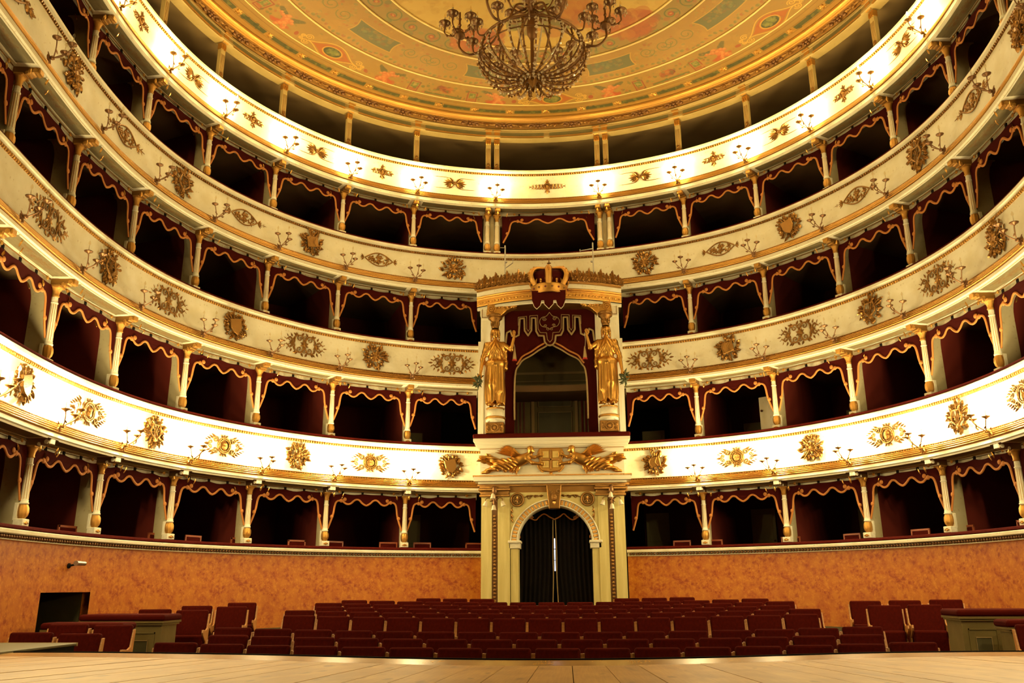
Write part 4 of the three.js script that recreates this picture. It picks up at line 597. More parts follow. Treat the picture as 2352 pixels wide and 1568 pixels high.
function caryatidGeo() {
  const body = sculpt((x, y, z) => {
    const p = [x, y, z], th = Math.atan2(z, x);
    let d = ellip(p, [0, 1.42, 0], [0.2, 0.22, 0.13]);                                        // chest
    d = smin(d, ellip(p, [-0.08, 1.42, 0.07], [0.075, 0.08, 0.06]), 0.09); d = smin(d, ellip(p, [0.08, 1.42, 0.07], [0.075, 0.08, 0.06]), 0.09); d += 0.007 * Math.sin(Math.abs(x) * 75 + (y - 1.4) * 32);
    d = smin(d, capsule(p, [-0.19, 1.57, 0, 0.07], [0.19, 1.57, 0, 0.07]), 0.08);               // shoulders
    d = smin(d, capsule(p, [0, 1.55, 0, 0.075], [0, 1.72, 0.01, 0.058]), 0.06);                 // neck
    d = smin(d, ellip(p, [0, 1.2, 0], [0.155, 0.2, 0.12]), 0.1);                                // waist
    const hem = 0.2 + 0.035 * clamp((1.05 - y) / 1.0, 0, 1) - 0.03 * clamp((0.3 - y) / 0.3, 0, 1);
    const fold = (0.02 * Math.sin(th * 9 + 1.5 * Math.sin(y * 2.1)) + 0.012 * Math.sin(th * 17 + 2)) * clamp((1.3 - y) * 2.2, 0.2, 1);
    const flow = 0.05 * clamp((0.6 - y) / 0.6, 0, 1);
    const cap = Math.max(Math.hypot(x / 1.05 + flow * 0.6 * Math.sign(x) * 0.2, (z - 0.01) / 0.78) - hem, Math.max(y - 1.1, 0.1 + 0.03 * Math.sin(th * 5) - y));
    d = smin(d, cap + fold, 0.12);                                                             // skirt in long folds
    d = smin(d, capsule(p, [-0.09, 1.0, 0.07, 0.1], [-0.08, 0.55, 0.16, 0.085]), 0.08);           // thigh pressing through the cloth
    d = smin(d, capsule(p, [-0.08, 0.55, 0.16, 0.08], [-0.09, 0.05, 0.1, 0.06]), 0.07);
    d = smin(d, capsule(p, [0.1, 1.0, 0.05, 0.1], [0.1, 0.4, 0.1, 0.08]), 0.08);
    d = smin(d, capsule(p, [-0.1, 0.05, 0.15, 0.05], [-0.11, 0.035, 0.25, 0.035]), 0.04); d = smin(d, capsule(p, [0.1, 0.05, 0.14, 0.05], [0.12, 0.035, 0.24, 0.035]), 0.04);
    const over = Math.abs(ellip(p, [0, 1.08, 0], [0.225, 0.1 + 0.02 * Math.sin(th * 7), 0.17])) - 0.018; d = smin(d, over, 0.03);   // tucked overfold
    d = smin(d, capsule(p, [0.21, 1.56, 0, 0.07], [0.4, 1.42, 0.07, 0.048]), 0.05);               // raised arm
    d = smin(d, capsule(p, [0.4, 1.42, 0.07, 0.048], [0.47, 1.72, 0.1, 0.032]), 0.03);
    d = smin(d, capsule(p, [-0.21, 1.56, 0, 0.07], [-0.31, 1.2, 0.01, 0.062 + 0.008 * Math.sin(y * 50)]), 0.05);             // lowered arm with its sleeve
    d = smin(d, capsule(p, [-0.31, 1.2, 0.01, 0.052], [-0.35, 0.86, 0.07, 0.034]), 0.03);
    d = smin(d, capsule(p, [0.25, 1.5, -0.03, 0.05], [0.25, 0.95, -0.05, 0.05 + 0.012 * Math.sin(y * 40)]), 0.06);  // mantle falling at the side
    return d;
  }, [-0.52, -0.02, -0.34], [0.6, 1.86, 0.4], 84);
  const head = sculpt((x, y, z) => {
    const p = [x, y, z];
    let d = ellip(p, [0, 1.86, 0.01], [0.088, 0.125, 0.105]);
    d = smin(d, ellip(p, [0, 1.79, 0.05], [0.06, 0.07, 0.06]), 0.04);                           // jaw
    d = smin(d, capsule(p, [0, 1.865, 0.112, 0.008], [0, 1.825, 0.128, 0.017]), 0.02);            // nose
    for (const s of [-1, 1]) { d = Math.max(d, -(ellip(p, [s * 0.036, 1.872, 0.12], [0.022, 0.013, 0.022]))); d = smin(d, ellip(p, [s * 0.036, 1.87, 0.1], [0.016, 0.011, 0.012]), 0.006); d = smin(d, ellip(p, [s * 0.091, 1.85, 0.0], [0.014, 0.032, 0.02]), 0.01); d = smin(d, capsule(p, [s * 0.016, 1.893, 0.112, 0.008], [s * 0.055, 1.893, 0.098, 0.006]), 0.01); }
    d = smin(d, capsule(p, [-0.02, 1.785, 0.112, 0.008], [0.02, 1.785, 0.112, 0.008]), 0.008); d = smin(d, capsule(p, [-0.016, 1.77, 0.108, 0.009], [0.016, 1.77, 0.108, 0.009]), 0.008);
    const wave = 0.006 * Math.sin(Math.atan2(x, z) * 22); const hair = Math.max(ellip(p, [0, 1.895, -0.015], [0.112, 0.125, 0.125]) + wave, -(z - 0.06 + (y - 1.93) * 0.7) < 0 ? (z - 0.075 - (y - 1.9) * -0.9) : -1);
    d = smin(d, hair, 0.012);
    for (const s of [-1, 1]) d = smin(d, capsule(p, [s * 0.095, 1.86, -0.01, 0.03], [s * 0.1, 1.68, 0.01, 0.02 + 0.005 * Math.sin(y * 120)]), 0.02);
    return d;
  }, [-0.16, 1.62, -0.17], [0.16, 2.06, 0.18], 64);
  const hand = (px, py, pz, up) => sculpt((x, y, z) => {
    const p = [x, y, z]; let d = capsule(p, [px, py - up * 0.02, pz, 0.03], [px, py + up * 0.05, pz + 0.005, 0.034]);
    [[-0.03, 0.075, 0.02], [-0.011, 0.088, 0.03], [0.01, 0.085, 0.03], [0.029, 0.068, 0.024]].forEach(([fx, l, c]) => { const kx = px + fx, ky = py + up * 0.06; d = Math.min(d, smin(capsule(p, [kx, ky, pz, 0.0115], [kx, ky + up * l * 0.5, pz + 0.012, 0.0105]), capsule(p, [kx, ky + up * l * 0.5, pz + 0.012, 0.0105], [kx * 0.96 + px * 0.04, ky + up * l * 0.75, pz + 0.012 + c, 0.009]), 0.006)); });
    const th = smin(capsule(p, [px - 0.03, py + up * 0.01, pz + 0.01, 0.014], [px - 0.062, py + up * 0.04, pz + 0.03, 0.012]), capsule(p, [px - 0.062, py + up * 0.04, pz + 0.03, 0.012], [px - 0.058, py + up * 0.075, pz + 0.045, 0.01]), 0.008);
    return smin(d, th, 0.012);
  }, [px - 0.1, py - 0.18, pz - 0.08], [px + 0.1, py + 0.18, pz + 0.1], 44);
  return merge([body, head, hand(0.475, 1.76, 0.1, 1), hand(-0.352, 0.82, 0.075, -1)]);
}
function angelGeo() {     // flying figure in half relief, towards +x
  return sculpt((x, y, z) => {
    const p = [x, y, z]; let d = ellip(p, [0.52, 0.2, 0.05], [0.072, 0.082, 0.07]);                 // head
    d = smin(d, ellip(p, [0.5, 0.235, 0.03], [0.075, 0.06, 0.07]), 0.02); d = smin(d, capsule(p, [0.585, 0.195, 0.055, 0.012], [0.592, 0.18, 0.06, 0.014]), 0.02);
    d = smin(d, capsule(p, [0.48, 0.14, 0.04, 0.045], [0.42, 0.09, 0.03, 0.06]), 0.04);
    d = smin(d, ellip(p, [0.34, 0.04, 0.03], [0.15, 0.1, 0.08]), 0.06);                          // chest
    d = smin(d, ellip(p, [0.14, -0.03, 0.02], [0.18, 0.1, 0.08]), 0.08);
    const rip = 0.012 * Math.sin((y * 1.4 + x * 0.5) * 60 + 3 * Math.sin(x * 7));
    d = smin(d, capsule(p, [0.08, -0.04, 0.03, 0.1], [-0.26, -0.1, 0.04, 0.085]) + rip, 0.07);     // thighs under drapery
    d = smin(d, capsule(p, [-0.26, -0.1, 0.04, 0.08], [-0.5, -0.19, 0.03, 0.045]) + rip * 0.6, 0.05);
    d = smin(d, capsule(p, [-0.05, -0.06, 0.02, 0.085], [-0.34, 0.02, 0.03, 0.07]) + rip, 0.06); d = smin(d, capsule(p, [-0.34, 0.02, 0.03, 0.07], [-0.5, 0.1, 0.02, 0.05]) + rip, 0.05);
    d = smin(d, capsule(p, [-0.52, -0.2, 0.03, 0.04], [-0.61, -0.22, 0.03, 0.024]), 0.03);           // foot
    d = smin(d, capsule(p, [0.02, -0.1, 0.04, 0.06], [-0.1, -0.2, 0.03, 0.03]) + rip, 0.05);
    d = smin(d, capsule(p, [0.43, 0.03, 0.07, 0.048], [0.55, -0.05, 0.09, 0.036]), 0.03); d = smin(d, capsule(p, [0.55, -0.05, 0.09, 0.036], [0.76, -0.07, 0.08, 0.024]), 0.02);
    d = smin(d, capsule(p, [0.45, 0.1, 0.05, 0.042], [0.6, 0.06, 0.06, 0.032]), 0.03); d = smin(d, capsule(p, [0.6, 0.06, 0.06, 0.03], [0.74, 0.11, 0.06, 0.022]), 0.02);
    for (const [hx, hy] of [[0.78, -0.07], [0.76, 0.115]]) for (let i = 0; i < 4; i++) d = smin(d, capsule(p, [hx - 0.02, hy + (i - 1.5) * 0.014, 0.075, 0.01], [hx + 0.05, hy + (i - 1.5) * 0.018, 0.085, 0.008]), 0.008);
    return d;
  }, [-0.68, -0.32, -0.1], [0.88, 0.34, 0.2], 80);
}

// ------------------------------------------------------------------ the portal under the royal box
const ZR = -20;              // front plane of the royal structure
const ARC = { c: 0.045, w: 0.86, spring: 0.97 };
const arcPts = (r, n = 24, a0 = 0, a1 = PI) => Array.from({ length: n + 1 }, (_, i) => { const a = lerp(a0, a1, i / n); return [ARC.c + r * Math.cos(a), ARC.spring + r * 0.94 * Math.sin(a)]; });
{
  const p = thing('portal', 'pale arched portal with two pilasters under the royal box', 'portal', null, [0, -1.3, ZR]); const Y = (g) => g.translate(0, 1.3, 0);
  const base = -1.3;
  for (const s of [-1, 1]) {
    const x0 = s * 1.0 + (s > 0 ? 0.06 : 0), x1 = s * 1.67, xm = s * 1.355;
    const q = part('pilaster', Y(merge([spanBox(x0, s * 1.285, base, 2.0, 0, -0.5), spanBox(s * 1.42, x1, base, 2.0, 0, -0.5), spanBox(s * 1.27, s * 1.44, base, 2.0, -0.06, -0.5)])), M.green, p);
    part('dark_strip', Y(spanBox(s * 1.29, s * 1.415, base, 2.0, -0.012, -0.06)), M.bronze, q);
    tag(part('strip_beads', Y(merge(Array.from({ length: 34 }, (_, i) => ball(0.04, xm, base + 0.25 + i * 0.079, -0.005, [1, 0.85, 0.5], 8, 5)))), M.gilt, q), 'column of dark gilt beads', null, null, 'stuff');
    part('capital', Y(merge([rbox(0.72, 0.06, 0.56, 0.02, xm, 2.03, -0.24), rbox(0.68, 0.08, 0.5, 0.01, xm, 2.1, -0.24), rbox(0.76, 0.06, 0.6, 0.025, xm, 2.17, -0.22), rbox(0.72, 0.06, 0.54, 0.02, xm, 2.23, -0.24)])), M.gilt, p);
    part('impost', Y(merge([rbox(0.3, 0.06, 0.5, 0.015, ARC.c + s * (ARC.w + 0.08), ARC.spring + 0.0, -0.22), rbox(0.26, 0.12, 0.46, 0.01, ARC.c + s * (ARC.w + 0.08), ARC.spring - 0.09, -0.23)])), M.plaster, p);
    part('jamb', Y(spanBox(ARC.c + s * ARC.w, ARC.c + s * (ARC.w + 0.17), base, ARC.spring - 0.14, -0.03, -0.8)), M.green, p);
    part('rosette', Y(merge([ring(0.145, 0.025, s * 0.82, 1.93, 0.0), ring(0.1, 0.014, s * 0.82, 1.93, 0.0), dome(s * 0.82, 1.93, 0.04, 0.6, 0), ...Array.from({ length: 8 }, (_, i) => leaf(s * 0.82, 1.93, i * PI / 4, 0.09, 0.05, 0.005))])), M.gilt, p);
    part('spandrel_scroll', Y(merge([curl([[s * 0.66, 1.98], [s * 0.5, 2.03], [s * 0.36, 2.0], [s * 0.24, 2.04]], 0.012, -0.015), spiral(s * 0.55, 1.99, 0.05, 1.2, 0, s, 0.01, -0.01), spiral(s * 0.4, 2.0, 0.04, 1.2, 0, -s, 0.01, -0.01), ...[0.3, 0.42, 0.54, 0.62].map((q) => leaf(s * q, 2.0, s > 0 ? PI - 0.3 : 0.3, 0.1, 0.05, -0.015)), curl([[s * 0.94, 1.78], [s * 0.97, 1.6], [s * 0.95, 1.45]], 0.012, -0.015), ...[1.72, 1.6, 1.5].map((y) => leaf(s * 0.96, y, -PI / 2 - s * 0.3, 0.1, 0.05, -0.012))])), M.gilt, p);
  }
  const rA = ARC.w + 0.17;
  part('spandrel', Y(extrude([[-1.0, ARC.spring - 0.04], ...arcPts(rA - 0.02, 24, PI, 0), [1.07, ARC.spring - 0.04], [1.07, 2.1], [-1.0, 2.1]], 0.4).translate(0, 0, -0.42)), M.green, p);
  part('archivolt', Y(extrude([...arcPts(rA), ...arcPts(ARC.w).reverse()], 0.38, 0.008).translate(0, 0, -0.4)), M.plaster, p);
  part('outer_bead', Y(tube(arcPts(rA - 0.005).map(([x, y]) => [x, y, 0.0]), 0.018, 48, 6)), M.plaster, p);
  part('inner_bead', Y(tube(arcPts(ARC.w + 0.015).map(([x, y]) => [x, y, 0.0]), 0.015, 48, 6)), M.plaster, p);
  for (let i = 0; i < 33; i++) { const a = (i + 0.5) / 33 * PI, r = (ARC.w + rA) / 2 + 0.004; if (Math.abs(a - PI / 2) < 0.12) continue; part('dentil', Y(rbox(0.052, 0.105, 0.03, 0.008).rotateZ(a - PI / 2).translate(ARC.c + r * Math.cos(a), ARC.spring + r * 0.94 * Math.sin(a), -0.005)), M.gold, p); }
  const key = part('keystone', Y(extrude([[-0.11, 1.72], [0.11, 1.72], [0.16, 2.24], [-0.16, 2.24]], 0.18, 0.015).translate(ARC.c, 0, -0.08)), M.gilt, p);
  part('mask', Y(merge([ball(0.075, ARC.c, 1.96, 0.12, [0.9, 1.25, 0.7], 12, 8), ball(0.02, ARC.c, 1.945, 0.18, [0.8, 1.5, 1]), ball(0.016, ARC.c - 0.03, 1.985, 0.165), ball(0.016, ARC.c + 0.03, 1.985, 0.165), ball(0.02, ARC.c, 1.9, 0.165, [1.6, 0.6, 1]), ...[-1, 1].map((s) => spiral(ARC.c + s * 0.1, 2.1, 0.05, 1.4, 0, s, 0.014, 0.12)), ...Array.from({ length: 7 }, (_, i) => leaf(ARC.c, 2.0, PI * i / 6, 0.13, 0.05, 0.1)), leaf(ARC.c, 1.9, -PI / 2, 0.13, 0.08, 0.11)])), M.gilt, key);
  part('frieze', Y(merge([spanBox(-1.72, 1.76, 2.1, 2.28, -0.05, -0.6), spanBox(-1.76, 1.8, 2.25, 2.3, 0.02, -0.6)])), M.gilt, p);
}
// curtains in the portal with daylight between them
{
  const mk = (s) => {
    const n = 60, pts = [];
    for (let i = 0; i <= n; i++) { const t = i / n; pts.push(t); }
    const P = [], I = []; const rows = 14;
    for (let j = 0; j <= rows; j++) { const y = lerp(1.85, -1.25, j / rows); const gap = y > 1.45 ? 0.0 : y > 0.35 ? 0.012 : 0.012 + 0.07 * clamp((0.35 - y) / 1.5, 0, 1); for (let i = 0; i <= n; i++) { const x = 0.02 + s * lerp(gap, 0.95, i / n); P.push(x, y, -0.62 + 0.035 * Math.sin(i * 0.9 + Math.sin(y * 2))); } }
    for (let j = 0; j < rows; j++) for (let i = 0; i < n; i++) { const q = j * (n + 1) + i; s > 0 ? I.push(q, q + n + 1, q + 1, q + 1, q + n + 1, q + n + 2) : I.push(q, q + 1, q + n + 1, q + 1, q + n + 2, q + n + 1); }
    const g = new THREE.BufferGeometry(); g.setAttribute('position', new THREE.Float32BufferAttribute(P, 3)); g.setIndex(I); g.computeVertexNormals(); const b = g.clone().translate(0, 0, -0.012); return merge([g, b]);
  };
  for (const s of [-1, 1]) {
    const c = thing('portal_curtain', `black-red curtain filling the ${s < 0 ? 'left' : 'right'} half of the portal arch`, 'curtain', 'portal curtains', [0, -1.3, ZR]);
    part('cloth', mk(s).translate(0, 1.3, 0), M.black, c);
    part('edge_braid', tube([[0.02 + s * 0.03, 1.5, -0.565], [0.02 + s * 0.045, 0.6, -0.565], [0.02 + s * 0.04, 0.2, -0.565], [0.02 + s * 0.1, -1.2, -0.565]], 0.013, 24, 5).translate(0, 1.3, 0), M.dullTrim, c);
    part('pelmet_braid', merge([tube([[0.03, 1.51, -0.56], [s * 0.12 + 0.03, 1.57, -0.56], [s * 0.24 + 0.02, 1.64, -0.56], [s * 0.34, 1.57, -0.56], [s * 0.44 + 0.02, 1.5, -0.56], [s * 0.6, 1.56, -0.56]], 0.017, 30, 5), spiral(s * 0.58, 1.58, 0.05, 1.2, 0, s, 0.016, -0.56), spiral(s * 0.52, 1.55, 0.04, 1.2, 0, -s, 0.016, -0.56), ball(0.04, s * 0.84 + 0.03, 1.1, -0.5, [0.7, 1.2, 0.7])]).translate(0, 1.3, 0), M.trim, c);
  }
  // glazed door beyond, bright with daylight in its middle lights
  const d = thing('glazed_door', 'bright daylit strip of a glazed door seen between the portal curtains', 'door', null, [0.03, -1.2, ZR - 1.0]);
  part('frame', merge([spanBox(-0.8, -0.05, 0, 3.0, 0, -0.05), spanBox(0.05, 0.8, 0, 3.0, 0, -0.05), spanBox(-0.05, 0.05, 0, 1.52, 0, -0.05), spanBox(-0.05, 0.05, 2.3, 3.0, 0, -0.05)]), M.black, d);
  const lit = std({ color: lin(0.8, 0.8, 0.9), emissive: lin(0.72, 0.76, 1), emissiveIntensity: 3.2 });
  for (let i = 0; i < 3; i++) part('window_pane', spanBox(-0.05, 0.05, 1.53 + i * 0.26, 1.77 + i * 0.26, -0.01, -0.03), lit, d);
  const l = new THREE.PointLight(lin(0.72, 0.76, 1), 0.25, 0, 2); l.name = 'door_daylight'; l.position.set(0.03, 0.7, ZR - 0.93); l.castShadow = true; l.shadow.radius = 2; scene.add(l);
  structure('wall_portal_passage', merge([spanBox(-1.6, -0.95, -1.4, 2.4, ZR - 0.86, ZR - 1.2), spanBox(1.02, 1.7, -1.4, 2.4, ZR - 0.86, ZR - 1.2), spanBox(-1.7, 1.7, -1.4, 2.6, ZR - 1.2, ZR - 1.3), spanBox(-1.6, 1.7, 1.9, 2.4, ZR - 0.86, ZR - 1.2)]), M.boxWood, 'dark passage behind the portal', 'wall');
  const e = thing('exit_sign', 'small dark green exit sign under the crown of the arch', 'sign', null, [0.02, 1.73, ZR - 0.32]);
  part('housing', rbox(0.24, 0.075, 0.05, 0.008, 0, 0.035, 0), M.black, e); part('face', rbox(0.21, 0.05, 0.01, 0.003, 0, 0.035, 0.026), std({ color: lin(0.012, 0.045, 0.03), roughness: 0.4 }), e); part('bracket', bar([0, 0.07, 0], [0, 0.12, -0.02], 0.008), M.metal, e);
}
// two unlit flower-shaped sconces
const shade = merge([lathe([[0.012, 0.06], [0.03, 0.05], [0.042, 0.01], [0.05, -0.035], [0.066, -0.06], [0.06, -0.062], [0.045, -0.033]], 14)]);
for (const s of [-1, 1]) {
  const c = thing('flower_sconce', `unlit bronze sconce with white flower shades on the ${s < 0 ? 'left' : 'right'} portal pilaster`, 'sconce', 'portal sconces', [s * 1.355 + (s > 0 ? 0.02 : 0), 1.9, ZR + 0.02]);
  part('stem', merge([ball(0.09, 0, 0.24, 0.02, [0.7, 1.3, 0.6], 10, 8), bar([0, 0.3, 0.02], [0, -0.08, 0.08], 0.018), ball(0.05, 0, 0.03, 0.08), lathe([[0.001, -0.02], [0.07, 0], [0.05, 0.02]], 12).rotateX(PI / 2 - 0.3).translate(0, 0.03, 0.06), ...[0, 1, 2, 3, 4, 5].map((i) => leaf(0, 0.02, i * PI / 3 + 0.3, 0.12, 0.045, 0.09))]), M.bronze, c);
  for (const [x, y, z] of [[-0.2, -0.06, 0.1], [0.2, -0.06, 0.1], [0, -0.16, 0.2], [-0.02, 0.1, 0.22]]) { const a = part('arm', tube([[0, 0.02, 0.08], [x * 0.6, 0.07, z * 0.9], [x, y + 0.1, z], [x, y + 0.05, z]], 0.011, 14, 6), M.bronze, c); part('glass_shade', at(shade, x, y, z, 0, 0, x * 1.5), M.candle, a); }
}

// ------------------------------------------------------------------ the royal balcony
{
  const p = thing('royal_balcony', 'projecting cream balcony front with gilt angels and shield', 'balcony', null, [0, 2.28, ZR]); const Y = (g) => g.translate(0, -2.28, 0);
  part('lower_cornice', Y(merge([spanBox(-1.74, 1.74, 2.3, 2.36, 0.08, -0.75), spanBox(-1.84, 1.84, 2.36, 2.46, 0.16, -0.75)])), M.plaster, p);
  part('brown_fillet', Y(spanBox(-1.86, 1.86, 2.46, 2.495, 0.17, -0.75)), M.gilt, p);
  part('panel', Y(spanBox(-1.7, 1.7, 2.495, 3.16, 0.02, -0.75)), M.plaster, p);
  part('upper_cornice', Y(merge([spanBox(-1.73, 1.73, 3.14, 3.17, 0.04, -0.75), spanBox(-1.78, 1.78, 3.17, 3.22, 0.07, -0.75), spanBox(-1.82, 1.82, 3.22, 3.3, 0.11, -0.75), spanBox(-1.86, 1.86, 3.3, 3.37, 0.14, -0.75)])), M.plaster, p);
  part('fillet', Y(spanBox(-1.71, 1.71, 3.125, 3.145, 0.035, -0.7)), M.gilt, p);
  part('arm_cushion', Y(rbox(3.74, 0.11, 0.6, 0.04, 0, 3.425, -0.12)), M.velvet, p);
  const ang = angelGeo(), wing = []; reseed(3);
  for (let i = 0; i < 9; i++) wing.push(leaf(0.3 - i * 0.012, 0.1 + i * 0.004, PI - 0.12 - i * 0.075, 0.62 - i * 0.045, 0.085, 0.03 + i * 0.004, 0.3));
  for (let i = 0; i < 6; i++) wing.push(leaf(0.3 - i * 0.01, 0.12, PI - 0.05 - i * 0.1, 0.28, 0.07, 0.07, 0.3));
  const cloth = []; for (let i = 0; i < 9; i++) cloth.push(leaf(-0.3 - rnd() * 0.22, -0.08 + rnd() * 0.2, PI - 0.6 + rnd() * 0.9, 0.16 + rnd() * 0.1, 0.08, 0.05, 0.4)); for (let i = 0; i < 7; i++) cloth.push(leaf(0.08 + rnd() * 0.2, -0.1, -PI / 2 - 0.9 + rnd() * 0.8, 0.14 + rnd() * 0.06, 0.06, 0.05, 0.4));
  for (const s of [-1, 1]) {
    const pos = (g) => Y((s < 0 ? g.clone() : mirrorX(plain(g.clone())))  .scale(1.03, 1.22, 1.2).translate(s * 1.02 - (s > 0 ? 0.02 : 0), 2.83, 0.02));
    const a = part('angel_relief', pos(ang), M.gold, p); part('wing', pos(merge(wing)), M.gold, a); tag(part('drapery', pos(merge(cloth)), M.gold, a), null, null, null, 'stuff');
  }
  const sh = part('shield', Y(merge([extrude([[-0.27, 0.25], [-0.2, 0.27], [0.2, 0.27], [0.27, 0.25], [0.24, 0.05], [0.26, -0.17], [0.2, -0.24], [0.0, -0.27], [-0.2, -0.24], [-0.26, -0.17], [-0.24, 0.05]], 0.04, 0.015), ...[-1, 1].map((s) => curl([[s * 0.24, 0.27], [s * 0.3, 0.15], [s * 0.25, 0], [s * 0.3, -0.15], [s * 0.22, -0.26]], 0.022, 0.03)), spiral(0.2, -0.25, 0.05, 1.2, 0, 1, 0.016, 0.03), spiral(-0.2, -0.25, 0.05, 1.2, PI, -1, 0.016, 0.03), ball(0.035, 0, -0.32, 0.02), ring(0.03, 0.01, 0, -0.3, 0.02)]).translate(-0.02, 2.84, 0.02)), M.gold, p);
  for (const [x, y] of [[-1, 1], [1, 1], [-1, -1], [1, -1]]) part('quarter', Y(rbox(0.145, 0.155, 0.012, 0.01, -0.02 + x * 0.115, 2.855 + y * 0.115, 0.085)), std({ color: lin(0.62, 0.45, 0.13), roughness: 0.6, metalness: 0.2 }), sh);
  part('cross_bars', Y(merge([rbox(0.05, 0.46, 0.02, 0.006, -0.02, 2.855, 0.088), rbox(0.44, 0.05, 0.02, 0.006, -0.02, 2.855, 0.088)])), M.gilt, sh);
}
// ------------------------------------------------------------------ the royal box above: frame, canopy, crown
const bowZ = (x) => ZR + 0.05 + 0.5 * (1 - (x / 1.78) ** 2);         // front of the bowed canopy
const bowPath = (x, o) => [x, bowZ(clamp(x, -1.78, 1.78)) + o];
{
  const f = thing('royal_box_frame', 'cream side piers framing the royal box opening', 'frame', null, [0, 3.4, ZR - 0.3]); const Y = (g) => g.translate(0, -3.4, 0.0);
  for (const s of [-1, 1]) { const q = part('pier', Y(merge([spanBox(s * 1.14, s * 1.74, 3.4, 6.78, -0.02, -0.5), spanBox(s * 1.66, s * 1.8, 3.4, 5.9, 0.0, -0.5)])), M.plaster, f); part('square_panel', Y(merge([box(0.2, 0.34, 0.02, s * 1.6, 6.56, 0.32), box(0.13, 0.25, 0.03, s * 1.6, 6.56, 0.325)])), M.plaster, q); part('panel_fillet', Y(merge([box(0.15, 0.012, 0.02, s * 1.6, 6.69, 0.335), box(0.15, 0.012, 0.02, s * 1.6, 6.43, 0.335), box(0.012, 0.27, 0.02, s * 1.53, 6.56, 0.335), box(0.012, 0.27, 0.02, s * 1.67, 6.56, 0.335)])), M.gilt, q); part('pier_block', Y(spanBox(s * 1.2, s * 1.72, 6.47, 6.78, 0.31, -0.05)), M.plaster, q); }
  const c = thing('canopy', 'bow-fronted gilt and cream canopy over the royal box', 'canopy', null, [0, 6.7, ZR]); const K = (g) => g.translate(0, -6.7, 20);
  const sw = (prof) => K(sweep(prof, -1.8, 1.8, 0.08, bowPath));
  part('ornament_band', sw([[-0.1, 6.7], [0.0, 6.7], [0.01, 6.72], [0.01, 6.86], [0.03, 6.87], [0.045, 6.885], [0.03, 6.9], [0.05, 6.91], [0.07, 6.93], [0.05, 6.95]]), M.gold, c);
  part('cream_band', sw([[0.05, 6.95], [0.06, 6.95], [0.06, 7.06], [-0.1, 7.06]]), M.plaster, c);
  part('bead_band', sw([[0.06, 7.06], [0.09, 7.07], [0.1, 7.1], [0.08, 7.13], [-0.1, 7.13]]), M.gilt, c);
  part('soffit', (() => { const P = [], n = 24; for (let i = 0; i < n; i++) { const a = lerp(-1.8, 1.8, i / n), b = lerp(-1.8, 1.8, (i + 1) / n), za = bowPath(a, 0)[1] + 20, zb = bowPath(b, 0)[1] + 20; for (const y of [6.7, 7.12]) P.push(a, y, za, b, y, zb, a, y, -0.8, b, y, zb, b, y, -0.8, a, y, -0.8); } const g = new THREE.BufferGeometry(); g.setAttribute('position', new THREE.Float32BufferAttribute(P, 3)); g.computeVertexNormals(); return g.translate(0, -6.7, 0); })(), M.gilt, c);
  tag(part('carved_pattern', K(merge(Array.from({ length: 44 }, (_, i) => { const x = lerp(-1.74, 1.74, i / 43), [a, z] = bowPath(x, 0.02); return at(i % 2 ? dome(0, 0, 0.022, 0.7) : leaf(-0.035, 0, 0, 0.07, 0.05), a, 6.79, z, 0, 0.3 * x, 0); }))), M.gold, c), 'carved leaf and bead pattern', null, null, 'stuff');
  part('lower_lip', sw([[-0.16, 6.64], [-0.06, 6.64], [-0.06, 6.7], [-0.16, 6.7]]), M.plaster, c);
  // cresting of palmettes
  const pal = (w) => merge([-1, 1].flatMap((q) => [spiral(q * 0.075, 0.085, 0.075, 1.4, q > 0 ? PI : 0, -q, 0.02, 0.02), spiral(q * 0.05, 0.22 * w, 0.05, 1.3, q > 0 ? PI : 0, q, 0.017, 0.02), leaf(q * 0.02, 0.05, PI / 2 - q * 0.55, 0.2 * w, 0.12, 0.0, 0.5), leaf(q * 0.05, 0.12, PI / 2 - q * 1.0, 0.13, 0.09, 0.02, 0.5), ball(0.03, q * 0.1, 0.17 * w, 0.01, [1, 1.2, 0.7])]).concat([leaf(0, 0.04, PI / 2, 0.3 * w, 0.13, 0.01, 0.4), leaf(0, 0.02, PI / 2, 0.19 * w, 0.1, 0.04, 0.4), at(leaf(0, 0.04, PI / 2, 0.3 * w, 0.13, 0, 0.4), 0, 0, -0.02, 0, PI, 0), dome(0, 0.12, 0.035, 0.9, 0.05), ball(0.028, 0, 0.27 * w, 0.02, [0.9, 1.3, 0.8])]));
  const P1 = pal(1.3), P2 = pal(1.0);
  for (let i = 0; i < 25; i++) { const x = lerp(-1.74, 1.74, i / 24); if (Math.abs(x) < 0.5) continue; const [a, z] = bowPath(x, 0.0); part('palmette', K(at(i % 2 ? P1 : P2, a, 7.12, z, -0.12, 0.32 * x, 0)), M.gilt, c); }
  // scrolled brackets with lion heads
  for (const s of [-1, 1]) {
    const br = part('scroll_bracket', K(merge([extrude([[-1.54, 6.46], [-1.18, 6.43], [-1.05, 6.55], [-0.82, 6.66], [-0.84, 6.74], [-1.5, 6.74]].map(([x, y]) => [-s * x, y]), 0.22, 0.01).translate(0, 0, ZR - 0.1 + 0.08), spiral(s * 1.42, 6.58, 0.1, 2, 0, s, 0.018, ZR + 0.22), spiral(s * 1.16, 6.63, 0.06, 1.5, 0, -s, 0.015, ZR + 0.22), curl([[s * 1.4, 6.7], [s * 1.2, 6.72], [s * 1.0, 6.7], [s * 0.86, 6.72]], 0.02, ZR + 0.22), ...[1.3, 1.22, 1.1, 1.0].map((q) => leaf(s * q, 6.6, s > 0 ? PI - 0.4 : 0.4, 0.13, 0.07, ZR + 0.22))])), M.gold, c);
